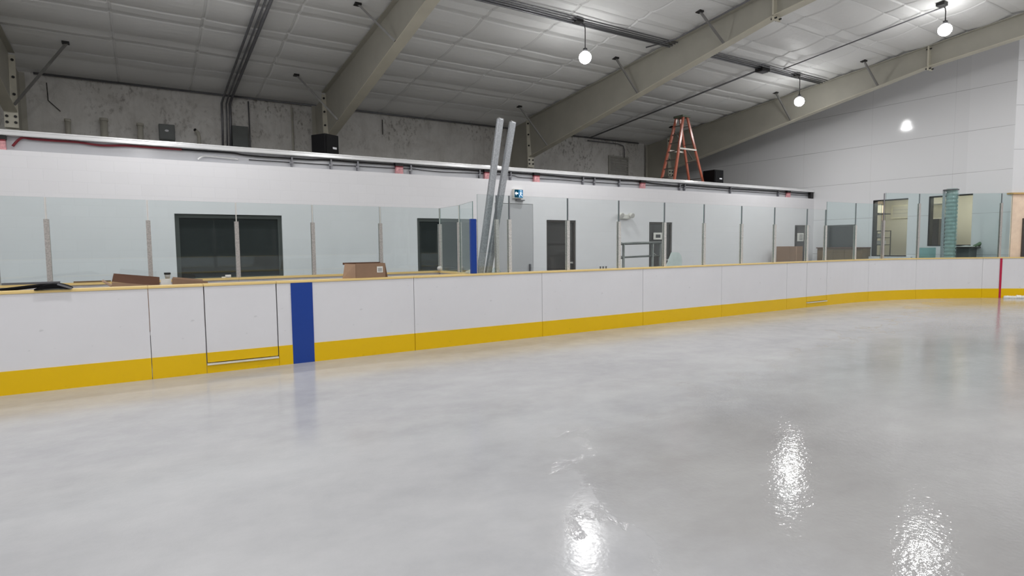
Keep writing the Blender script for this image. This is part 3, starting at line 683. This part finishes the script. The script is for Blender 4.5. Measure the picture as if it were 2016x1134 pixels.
for x, l in ((2.66, 'first clamp from the left, left of the speaker'), (3.46, 'clamp under the left speaker'), (4.04, 'clamp just right of the left speaker'), (5.28, 'clamp right of the red stub by the left speaker'), (7.09, 'clamp just left of the leaning tubes'), (7.99, 'clamp just right of the leaning tubes'), (10.35, 'left clamp of the pair right of the exit sign'), (10.76, 'right clamp of the pair right of the exit sign'), (11.69, 'clamp above the emergency light'), (14.2, 'left clamp of the pair under the ladder'), (14.42, 'right clamp of the pair under the ladder'), (16.63, 'clamp under the right speaker'), (19.27, 'last clamp before the corner')):
    place(cl, fk, (x, yc, ZW + .01), 'zinc cable ' + l)
st = thing('column_stub', 'x', 'stub', (0, YW + .03, -50), 'red primed steel stubs on the ledge')
MB().box(-.085, .085, YW + .02, YW + .1, -50, -49.86).build('post_body', 'primer', st); MB().box(-.095, .095, YW + .015, YW + .105, -49.83, -49.765).build('cap_gap', 'dark', st); MB().box(-.085, .085, YW + .02, YW + .1, -49.86, -49.83).build('top_band', 'redcable', st)
fs = [True]
for x, l in ((4.99, 'red primed stub right of the left speaker'), (7.30, 'red primed stub behind the leaning tubes'), (8.78, 'pink primed stub right of the leaning tubes'), (12.6, 'red primed stub left of the ladder feet'), (19.85, 'red primed stub farthest right on the ledge'), (-1.95, 'red primed stub at the left picture edge')):
    place(st, fs, (x, YW + .03, ZW + .003), l)
tag(MB().box(21.18, 21.33, YW - .01, YW + .1, ZW + .005, 3.52).build('end_plate', 'dark', None, .005), 'dark end plate closing the ledge at the room corner', 'plate')

# ------------------------------------------------------------------ leaning tubes
def lean(p0, p1, w, label):
    t = thing('steel_tube', label, 'tube', p0, 'long galvanised tubes leaning on the glass'); d = (Vector(p1) - Vector(p0)).normalized()
    MB().bar(p0, p1, w, w * .8).build('tube_body', 'pipe', t, .022)
    q = Vector(p1); MB().bar(q + d * .0005, q + d * .004, w * .9, w * .7).build('end_cap', 'alu', t)
k0 = lambda a, b: tuple(Vector(a) + (Vector(a) - Vector(b)) * (1.13 / 2.69))
ty = 8.765; tk = ty / 8.9; q_ = lambda x, z: (x * tk, ty, 1.6233 + (z - 1.6233) * tk)
pa, pb_ = q_(4.925, 1.155), q_(5.37, 3.845); lean(k0(pa, pb_), pb_, .112, 'long grey steel tube leaning in the bench corner, left one and taller')
pa, pb_ = q_(5.085, 1.155), q_(5.625, 3.815); lean(k0(pa, pb_), pb_, .112, 'long grey steel tube leaning in the bench corner, right one')

# ------------------------------------------------------------------ ladder and speakers on the mezzanine
ZM = 3.615
ld = thing('stepladder', 'orange fibreglass stepladder standing open on the mezzanine ledge', 'ladder', (15.3, 13.6, 3.56))
zt = 5.86; sx = 13.45 / 13.4
legs = {}
yn0, yf0, yn1, yf1, zb = 13.4, 14.0, 13.52, 13.82, 3.56
for nm, xb, xt in (('front_rail', 14.62, 15.17), ('rear_rail', 16.09, 15.36)):
    for yb, yt in ((yn0, yn1), (yf0, yf1)):
        MB().bar((xb, yb, zb), (xt, yt, zt - .06), .055 if nm == 'front_rail' else .045, .075, (1, 0, 0)).build(nm, 'orange', ld)
MB().box(15.08, 15.46, yn1 - .05, yf1 + .05, zt - .07, zt + .0).build('top_cap', 'wood_top', ld, .015)
for k in range(1, 8):
    f = k / 8; z = zb + (zt - .06 - zb) * f; x = 14.62 + .55 * f; a, b = yn0 + .12 * f, yf0 - .18 * f
    MB().box(x - .03, x + .045, a + .02, b - .02, z - .012, z + .012).build('step', 'step', ld)
for k in (1, 3, 5, 7):
    f = k / 8; z = zb + (zt - .06 - zb) * f; x = 16.09 - .73 * f; a, b = yn0 + .12 * f, yf0 - .18 * f
    MB().bar((x, a, z), (x, b, z), .02).build('rear_brace', 'step', ld)
f = .53; z = zb + (zt - .06 - zb) * f
for yy in (yn0 + .12 * f - .04, yf0 - .18 * f + .04): MB().bar((14.62 + .55 * f, yy, z), (16.09 - .73 * f, yy, z), .02, .05).build('spreader', 'spread', ld)
for s_ in ((14.62, yn0), (14.62, yf0), (16.09, yn0), (16.09, yf0)): MB().box(s_[0] - .05, s_[0] + .05, s_[1] - .035, s_[1] + .035, zb, zb + .06).build('foot', 'black', ld)
def speaker(x, y, w, d, h, rz, label):
    t = thing('loudspeaker', label, 'speaker', (x, y, 3.56)); t.rotation_euler = (0, 0, rz)
    def L(mb): return mb
    c = Vector((x, y, 0))
    q = [(-w / 2, d / 2), (-w / 2 * 1.0, -d / 2), (w / 2, -d / 2), (w / 2, d / 2)]
    MB().prism([(x + a, y + b, 3.56) for a, b in q], (0, 0, h)).build('cabinet', 'spk', t, .012)
    MB().box(x - w / 2 + .03, x + w / 2 - .03, y - d / 2 - .012, y - d / 2, 3.6, 3.56 + h - .04).build('grille', 'spk', t)
    b = MB(); b.box(x + w * .02, x + w * .30, y - d / 2 - .018, y - d / 2 - .012, 3.56 + h * .42, 3.56 + h * .50).build('badge', 'logo', t, .008)
    return t
speaker(3.49, 13.3, .40, .42, .54, .50, 'black loudspeaker box on the ledge before the left rafter')
speaker(16.41, 13.3, .44, .5, .54, -.02, 'black loudspeaker box on the ledge right of the ladder')

# ------------------------------------------------------------------ things on and behind the boards
# upright cardboard box
cbx = thing('cardboard_box', 'brown cardboard box with a white label standing on the board cap', 'box', (2.79, 8.62, CAPZ))
x0, x1, y0, y1, zb, zt = 2.45, 3.14, DB + .0, DB + .27, CAPZ + .001, 1.385
mb = MB(); th = .008
xa_, xb_ = 2.625, 3.075
mb.box(xa_, xb_, y0, y0 + th, zb, zt).box(xa_, xb_, y1 - th, y1, zb, zt).box(xa_, xa_ + th, y0 + th, y1 - th, zb, zt - .01).box(xb_ - th, xb_, y0 + th, y1 - th, zb, zt).box(xa_ + th, xb_ - th, y0 + th, y1 - th, zb, zb + th)
mb.build('box_body', 'card', cbx)
MB().prism([(xa_ - .004, y0 + .004, zb), (x0 - .01, y0 + .05, zb), (x0 + .03, y0 + .06, zt), (xa_ - .004, y0 + .004, zt - .005)], (0, .006, 0)).build('left_flap', 'card_in', cbx)
MB().prism([(xb_ + .001, y0 + .004, zb), (xb_ + .045, y0 + .03, zb), (xb_ + .012, y0 + .03, zt - .03), (xb_ + .001, y0 + .004, zt - .005)], (0, .006, 0)).build('right_flap', 'card_dark', cbx)
MB().box(xa_ - .12, xb_ + .01, y1 - .02, y1 - .012, zt - .02, zt + .012).build('rear_flap', 'card_dark', cbx)
lb = MB().box(2.945, 3.035, y0 - .003, y0, 1.245, 1.335).build('shipping_label', 'paper', cbx)
mb = MB()
for k in range(3): mb.box(2.958, 3.022, y0 - .0045, y0 - .003, 1.262 + .02 * k, 1.270 + .02 * k)
mb.build('print', 'ink', lb)
# open carton inside the bench
oc = thing('open_carton', 'large open brown carton with raised flaps in the bench, left', 'box', (-.1, 9.7, 0.47))
def P9(x, z, y=9.6): return (x, y, z)
mb = MB(); mb.box(-.42, .16, 9.62, 9.63, .48, 1.12).box(-.42, .16, 10.05, 10.06, .48, 1.12).box(-.42, -.41, 9.63, 10.05, .48, 1.12).box(.15, .16, 9.63, 10.05, .48, 1.12).box(-.41, .15, 9.63, 10.05, .48, .49)
mb.build('carton_body', 'card', oc)
MB().prism([(-.40, 9.61, 1.19), (-.375, 9.66, 1.30), (.16, 9.66, 1.232), (.155, 9.61, 1.10)], (0, .007, 0)).build('front_flap', 'card_dark', oc)
MB().prism([(-.40, 9.60, 1.185), (.14, 9.60, 1.115), (.14, 9.62, 1.02), (-.40, 9.62, 1.02)], (0, .006, 0)).build('torn_edge', 'card_in', oc)
MB().prism([(-.42, 9.65, 1.12), (-.42, 10.05, 1.12), (-.52, 10.03, 1.2), (-.52, 9.68, 1.2)], (.005, 0, .006)).build('side_flap', 'card_in', oc)
oc2 = thing('open_carton', 'low brown carton with folded flaps right of the large open carton', 'box', (.54, 9.75, .47))
mb = MB(); mb.box(.32, .75, 9.62, 9.63, .48, 1.09).box(.32, .75, 9.95, 9.96, .48, 1.09).box(.32, .33, 9.63, 9.95, .48, 1.09).box(.74, .75, 9.63, 9.95, .48, 1.09).box(.33, .74, 9.63, 9.95, .48, .49); mb.build('carton_body', 'card', oc2)
MB().prism([(.31, 9.61, 1.21), (.76, 9.61, 1.145), (.77, 9.61, 1.09), (.31, 9.61, 1.09)], (0, .007, 0)).build('front_flap', 'card', oc2)
MB().prism([(.33, 9.95, 1.215), (.72, 9.95, 1.165), (.74, 9.95, 1.09), (.33, 9.95, 1.09)], (0, .007, 0)).build('rear_flap', 'card_in', oc2)
bs = thing('players_bench', 'long white bench seat behind the near boards, hidden but for its load', 'bench', (.5, 9.8, 0))
MB().box(-4.5, 4.2, 9.5, 10.15, .43, .47).build('seat', 'backing', bs)
for x in (-4, -2, 0, 2, 3.9): MB().box(x - .03, x + .03, 9.6, 10.05, 0, .43).build('leg', 'clamp', bs)
MB().prism([(.17, 9.64, 1.10), (.30, 9.64, 1.12), (.30, 9.64, 1.205), (.17, 9.64, 1.205)], (0, .006, 0)).build('paper_insert', 'paper', oc)
# shovel on the cap
sh = thing('scraper_shovel', 'black plastic shovel lying across the board cap at far left', 'shovel', (-.93, 8.6, CAPZ))
MB().tube([(-2.6, 8.80, 1.045), (-1.055, 8.75, 1.211), (-.95, 8.70, 1.216)], .021, 10).build('handle', 'shovel_black', sh)
n_ = 16; top_ = [(-1.085 + .335 * k / n_, CAPZ + .003 + .066 * math.sin(PI * (k / n_ * .94 + .03)) ** .8) for k in range(n_ + 1)]
low_ = [(x, CAPZ + .002 + max(0, (z - CAPZ - .012) * .18)) for x, z in top_]
MB().prism([(x, DB - .05, z) for x, z in top_] + [(x, DB - .05, z) for x, z in low_[::-1]], (0, .02, 0)).build('scoop_edge', 'shovel_black', sh)
MB().prism([(x, DB - .03, z) for x, z in top_] + [(x, DB - .03, z - .012) for x, z in top_[::-1]], (0, .26, 0)).build('scoop', 'shovel_black', sh)
MB().bar((-.87, DB - .05, 1.235), (-.735, DB - .05, 1.178), .010, .02).build('wear_strip', 'conduit', sh)
# strips and small things on the bench back cap
run_ = lambda nm, a, b, w, hh, mat, l, cat: tag(MB().bar(a, b, w, hh).build(nm, mat), l, cat)
run_('metal_strip', (-1.74, YB - .055, BZ + .016), (-1.08, YB - .055, BZ + .016), .03, .03, 'conduit', 'grey metal strip lying on the bench cap at the left', 'strip')
run_('wood_strip', (-.92, YB - .055, BZ + .012), (-.46, YB - .055, BZ + .012), .03, .022, 'olive', 'dark wooden strip lying on the bench cap behind the shovel', 'strip')
cu = thing('plastic_cup', 'small pale cup with a dark rim on the bench cap left of the big window', 'cup', (.29, YB - .04, BZ))
MB().lathe(.29, YB - .02, [(.03, BZ + .001), (.043, BZ + .10)], 14).build('cup_body', 'louver', cu); MB().lathe(.29, YB - .02, [(.047, BZ + .085), (.047, BZ + .115)], 14).build('rim', 'dark', cu)
tp = thing('tape_roll', 'small white tape roll on the bench cap before the big window', 'tape', (1.16, YB - .05, BZ))
MB().lathe(1.17, YB - .04, [(.02, BZ + .001), (.045, BZ + .001), (.045, BZ + .05), (.02, BZ + .05)], 14, False).build('roll', 'paper', tp); MB().box(1.07, 1.14, YB - .06, YB - .02, BZ + .001, BZ + .02).build('loose_end', 'paper', tp)
tag(MB().lathe(5.02, 10.75, [(.005, 1.136), (.03, 1.142), (.045, 1.165), (.05, 1.185), (.045, 1.21), (.03, 1.228), (.005, 1.234)], 14).build('ball', 'alu'), 'small grey ball on the bench cap before the second window', 'ball')
rg = MB(); rg.box(4.93, 5.0, 9.25, 9.45, 1.137, 1.165); rg.tube([(4.9, 9.2, 1.15), (4.95, 9.3, 1.18), (4.98, 9.5, 1.15)], .03, 7)
tag(rg.build('cloth_bundle', 'paper', None, 0, True), 'small crumpled white cloth on the bench side cap left of the blue post', 'cloth')
pbg = MB(); rr = random.Random(5)
V = []
for k in range(9):
    x = 5.03 + .022 * k; V.append([pbg.bm.verts.new((x, GY + .05 + .0 * j, z)) for j, z in ((0, CAPZ), (1, CAPZ + .02 + .07 * math.sin(PI * k / 8) * (.6 + .5 * rr.random())))])
for a, b in zip(V, V[1:]): pbg.face([a[0], b[0], b[1], a[1]])
r_ = bmesh.ops.extrude_face_region(pbg.bm, geom=pbg.bm.faces[:]); bmesh.ops.translate(pbg.bm, verts=[v for v in r_['geom'] if isinstance(v, bmesh.types.BMVert)], vec=(0, .04, 0))
tag(pbg.build('plastic_bag', 'tealbox', None, 0), 'small crumpled clear bag on the cap right of the leaning tubes', 'bag')
for x, l in ((7.45, 'leftmost'), (7.52, 'middle one'), (7.595, 'rightmost')):
    t = thing('bolt', 'small dark bolt standing on the cap behind the glass, %s of three' % l, 'bolt', (x, 8.66, CAPZ), 'three bolts on the board cap')
    MB().tube([(x, 8.66, CAPZ), (x, 8.66, CAPZ + .03)], .013, 8).build('shank', 'conduit', t); MB().tube([(x, 8.66, CAPZ + .026), (x, 8.66, CAPZ + .04)], .017, 6).build('head', 'dark', t)
# exit sign and emergency light
ex = thing('exit_sign', 'lit blue exit sign above the steel door', 'sign', (8.13, YW, 2.8))
MB().box(7.985, 8.265, YW - .10, YW, 2.83, 3.07).build('sign_case', 'emer', ex, .008)
MB().box(8.0, 8.12, YW - .104, YW - .1, 2.85, 3.05).build('dark_half', 'exitdark', ex); MB().box(8.12, 8.25, YW - .104, YW - .1, 2.85, 3.05).build('light_half', 'exitblue', ex)
yb = YW - .108
MB().prism([(8.01, yb, 2.955), (8.05, yb, 2.905), (8.05, yb, 2.935), (8.105, yb, 2.935), (8.105, yb, 2.975), (8.05, yb, 2.975), (8.05, yb, 3.005)], (0, .003, 0)).build('arrow', 'exitwhite', ex)
rm = MB(); rm.lathe(0, 0, [(.001, 0), (.001, .0005)], 3, False)
def stroke(mb, a, b, w): mb.bar((a[0], yb, a[1]), (b[0], yb, b[1]), w, .003, (0, 1, 0))
rm = MB(); stroke(rm, (8.19, 2.99), (8.18, 2.935), .022); stroke(rm, (8.18, 2.935), (8.15, 2.90), .015); stroke(rm, (8.15, 2.90), (8.145, 2.865), .012); stroke(rm, (8.18, 2.935), (8.21, 2.905), .015); stroke(rm, (8.21, 2.905), (8.235, 2.875), .012); stroke(rm, (8.19, 2.98), (8.225, 2.955), .011); stroke(rm, (8.19, 2.98), (8.15, 2.965), .011)
vs = [rm.bm.verts.new((8.19 + .016 * math.cos(2 * PI * k / 10), yb, 3.02 + .016 * math.sin(2 * PI * k / 10))) for k in range(10)]; rm.face(vs)
rm.build('running_figure', 'exitwhite', ex)
MB().box(8.08, 8.32, YW - .09, YW, 2.775, 2.80).build('bracket', 'conduit', ex)
em = thing('emergency_light', 'white twin head emergency light on the block wall above the guardrail', 'emergency light', (11.8, YW, 2.36))
MB().box(11.62, 12.0, YW - .10, YW, 2.37, 2.50).build('battery_case', 'emer', em, .015)
for x in (11.58, 11.98):
    hd = MB().tube([(x, YW - .06, 2.50), (x - .01, YW - .2, 2.46)], .055, 12, .075).build('lamp_head', 'emer', em)
    MB().tube([(x - .01, YW - .202, 2.46), (x - .0103, YW - .206, 2.459)], .06, 12).build('head_lens', 'alu', hd)
# guardrail
gr = thing('guardrail', 'grey pipe guardrail standing between the front glass and the block wall', 'railing', (10.8, 11, 0))
MB().tube([(10.13, 11, 1.655), (11.58, 11, 1.675)], .034, 10).build('top_rail', 'railpipe', gr); MB().tube([(10.13, 11, 1.31), (11.5, 11, 1.335)], .024, 10).build('mid_rail', 'railpipe', gr)
for x in (10.22, 11.24, 11.52): MB().tube([(x, 11, 0), (x, 11, 1.65)], .032, 10).build('upright', 'railpipe', gr)
MB().tube([(11.24, 11, 1.42), (11.44, 11, 1.32)], .008, 6).build('chain', 'alu', gr)
for z in (1.31, 1.655): MB().tube([(10.10, 11, z), (10.16, 11, z)], .04, 10).build('end_fitting', 'railpipe', gr)
ps = thing('pipe_stand', 'pale short pedestal below the left end of the guardrail', 'pedestal', (10.38, 11.3, 0)); MB().tube([(10.38, 11.3, 0), (10.38, 11.3, 1.25)], .05, 10).build('column', 'emer', ps)
# leaning clear sheet
cs = MB(); P = [(10.98, .98), (11.294, 1.422), (11.5, 1.425), (11.572, 1.405), (11.64, 1.33), (11.65, 1.18), (11.57, .98)]
cs.prism([(x, 10.4 + (1.42 - z) * -.15, z) for x, z in P] , (0, .012, 0))
M['sheet'] = simple('frosted_sheet', sr(205, 216, 214), .25)
lsh = thing('clear_sheet', 'pale frosted plastic sheet leaning behind the glass before the noticed door', 'sheet', (11.3, 10.4, 0))
cs.build('sheet_face', 'sheet', lsh); MB().box(11.1, 11.5, 10.3, 10.5, 0, .96).build('support_crate', 'backing', lsh)
# notices on doors
nt_ = thing('notice', 'square white framed notice with a dark centre on a dark door', 'notice', (13.2, YW + .03, 1.8))
MB().box(13.03, 13.37, YW - .006, YW + .03, 1.775, 1.985).build('sheet', 'paper', nt_, .01); MB().box(13.1, 13.3, YW - .009, YW - .006, 1.83, 1.93).build('picture', 'ink', nt_)
nt2 = thing('notice', 'white paper notice with small print on the farthest dark door', 'notice', (20.6, YW + .03, 1.8))
MB().box(20.42, 20.78, YW - .006, YW + .03, 1.70, 2.0).build('sheet', 'paper', nt2); mb = MB()
for k in range(4): mb.box(20.5, 20.72, YW - .009, YW - .006, 1.75 + .055 * k, 1.77 + .055 * k)
mb.build('print', 'ink', nt2)
# far brown carton, counter and lobby things
fcx = thing('tall_carton', 'tall brown cardboard carton standing before the farthest dark door', 'box', (18.9, 12, 0))
MB().box(18.53, 19.28, 11.8, 12.3, 0, 1.52).build('carton_body', 'card', fcx, .005); MB().box(18.88, 18.93, 11.795, 11.8, .02, 1.5).build('tape', 'card_in', fcx)
ct = thing('counter', 'brown wooden counter along the end wall under the dark window', 'counter', (21.1, 11.4, 0))
MB().box(20.85, XE - .002, 10.62, 12.2, 0, 1.43).build('counter_body', 'olive', ct); MB().box(20.8, XE - .002, 10.6, 12.22, 1.43, 1.465).build('countertop', 'card_dark', ct)
for y in (11.0, 11.4, 11.8): MB().box(20.835, 20.85, y - .18, y + .18, .1, 1.38).build('door_panel', 'olive', ct)
pc_ = thing('paper_cup', 'small white crumpled paper on the brown counter', 'paper', (21.0, 12.03, 1.465))
mb = MB(); mb.prism([(20.98, 11.98, 1.466), (20.98, 12.08, 1.466), (20.98, 12.05, 1.56), (20.98, 11.96, 1.57)], (.06, .0, .0)); mb.build('sheet', 'paper', pc_)
wb = thing('framed_board', 'pale framed board on the beige lobby wall, seen through the first opening', 'board', (23.69, 10.2, 2.7))
MB().box(23.66, 23.70, 10.2, 11.05, 2.5, 3.0).build('frame', 'cream', wb); MB().box(23.65, 23.66, 10.25, 11.0, 2.55, 2.95).build('panel', 'beige', wb)
for k in range(2): MB().box(23.64, 23.65, 10.28, 10.98, 2.69 + .12 * k, 2.70 + .12 * k).build('line', 'louver', wb)
sf = thing('wall_shelf', 'small dark shelf high on the left inside the first opening', 'shelf', (22.3, 11.2, 2.6))
MB().box(21.9, 22.7, 10.62, 11.39, 2.62, 2.66).build('board', 'dframe', sf); MB().box(22.0, 22.6, 10.8, 11.38, 2.66, 2.95).build('bin', 'cream', sf)
wr = thing('wire_rack', 'dark wire rack seen through the first end wall opening', 'rack', (22.6, 11.2, .15))
for x in (22.1, 22.6):
    for y in (10.55, 10.78, 11.01): MB().box(x - .012, x + .012, y - .012, y + .012, .15, 2.05).build('upright', 'dframe', wr)
for z in (.6, 1.54, 1.79, 2.03): MB().box(22.09, 22.61, 10.54, 11.02, z - .012, z + .012).build('shelf', 'dframe', wr)
for k, (x, y, z) in enumerate(((22.2, 10.62, 1.553), (22.25, 10.75, 1.803))):
    tag(MB().box(x, x + .25, y, y + .2, z, z + .14).build('white_bin', 'paper', None, .01), ['white bin on the lower shelf of the wire rack', 'white bin on the upper shelf of the wire rack'][k], 'bin')
cb = thing('cream_sign', 'cream sign board seen at the left of the second opening', 'sign', (23.0, 9.4, 2.1)); MB().box(22.4, 22.44, 8.70, 9.25, 2.42, 2.86).build('panel', 'cream', cb); MB().box(22.38, 22.42, 8.68, 9.27, 2.86, 2.89).build('top_edge', 'louver', cb); MB().box(22.41, 22.44, 8.8, 8.84, .15, 2.42).build('stand', 'dframe', cb)
dc = thing('tall_cabinet', 'dark tall cabinet inside the second opening on the left', 'cabinet', (22.9, 9.35, .15)); MB().box(22.6, 23.2, 9.06, 9.7, .15, 2.40).build('carcass', 'dframe', dc); MB().box(22.58, 22.6, 9.08, 9.68, .2, 2.38).build('door', 'dframe', dc)
# ribbed clear roll standing behind the corner boards
rx, ry = 20.14, 7.80
ro = thing('clear_roll', 'tall ribbed teal clear plastic roll standing behind the corner boards', 'roll', (rx, ry, 0))
prof = []
z = .0
while z < 3.08:
    prof += [(.130, z), (.148, z + .03), (.148, z + .07), (.130, z + .10)]; z += .11
MB().lathe(rx + .012, ry - .025, [(.11, 0.0)] + prof + [(.11, 3.12)], 24).build('ribbed_core', 'tubein', ro); MB().lathe(rx, ry, [(.192, 0), (.192, 3.15)], 28, False).build('clear_sleeve', 'tubeout', ro)
MB().bar((rx - .06, ry + .15, 0), (rx - .06, ry + .15, 3.13), .07, .05, (.93, .37, 0)).build('side_channel', 'pipe', ro); MB().lathe(rx, ry, [(.195, 3.13), (.195, 3.16)], 28).build('top_rim', 'conduit', ro)
stk = thing('glass_stack', 'low stack of teal glass sheets left of the ribbed clear roll', 'glass', (20.6, 8.55, 0))
for k in range(4): MB().slab((20.45 + .04 * k, 8.75 + .02 * k), (20.7 + .04 * k, 8.35 + .02 * k), 0, 1.45, .012).build('sheet', 'tealbox', stk)
tb = thing('side_table', 'dark topped counter right of the ribbed clear roll, below the second opening', 'counter', (21.0, 7.6, 0))
MB().box(20.75, XE - .005, 7.45, 8.25, 1.44, 1.47).build('table_top', 'dframe', tb); MB().box(20.85, XE - .005, 7.55, 8.2, 0, 1.44).build('table_body', 'panelbox', tb)
pp = thing('paper_stack', 'white papers lying on the dark counter right of the ribbed roll', 'paper', (21.0, 7.55, 1.47)); MB().prism([(20.8, 7.45, 1.475), (21.1, 7.42, 1.475), (21.15, 7.75, 1.49), (20.85, 7.8, 1.475)], (0, 0, .02)).build('sheets', 'paper', pp)
gc = thing('green_cloth', 'crumpled greenish cloth on the counter right end, beside papers', 'cloth', (21.1, 7.4, 1.47)); MB().tube([(20.95, 7.46, 1.49), (21.05, 7.42, 1.53), (21.12, 7.38, 1.58), (21.18, 7.40, 1.56), (21.22, 7.44, 1.5)], .04, 8).build('fold', 'green', gc)

# ------------------------------------------------------------------ camera and view
cam = bpy.data.cameras.new('camera'); co_ = bpy.data.objects.new('camera', cam); COL.objects.link(co_)
f, yaw, pitch, roll = 1149.68, .559848, -.0718075, -.00946453
fw = Vector((math.sin(yaw) * math.cos(pitch), math.cos(yaw) * math.cos(pitch), math.sin(pitch))); r = Vector((math.cos(yaw), -math.sin(yaw), 0)); u = r.cross(fw)
r2 = math.cos(roll) * r + math.sin(roll) * u; u2 = -math.sin(roll) * r + math.cos(roll) * u
Mx = Matrix((r2, u2, -fw)).transposed().to_4x4(); Mx.translation = Vector((0, 0, 1.6233)); co_.matrix_world = Mx
cam.sensor_width = 36; cam.lens = f * 36 / 2016; cam.clip_end = 200; cam.clip_start = .05
S.camera = co_
w = bpy.data.worlds.new('world'); S.world = w; w.use_nodes = True; w.node_tree.nodes['Background'].inputs[0].default_value = (.01, .01, .01, 1)
S.view_settings.view_transform = 'Standard'; S.view_settings.look = 'None'; S.view_settings.gamma = 1; S.view_settings.use_curve_mapping = False
S.view_settings.exposure = -0.08
S.cycles.transparent_max_bounces = 24; S.cycles.diffuse_bounces = 4; S.cycles.use_adaptive_sampling = True; S.cycles.adaptive_threshold = .015
S.cycles.sample_clamp_indirect = 6
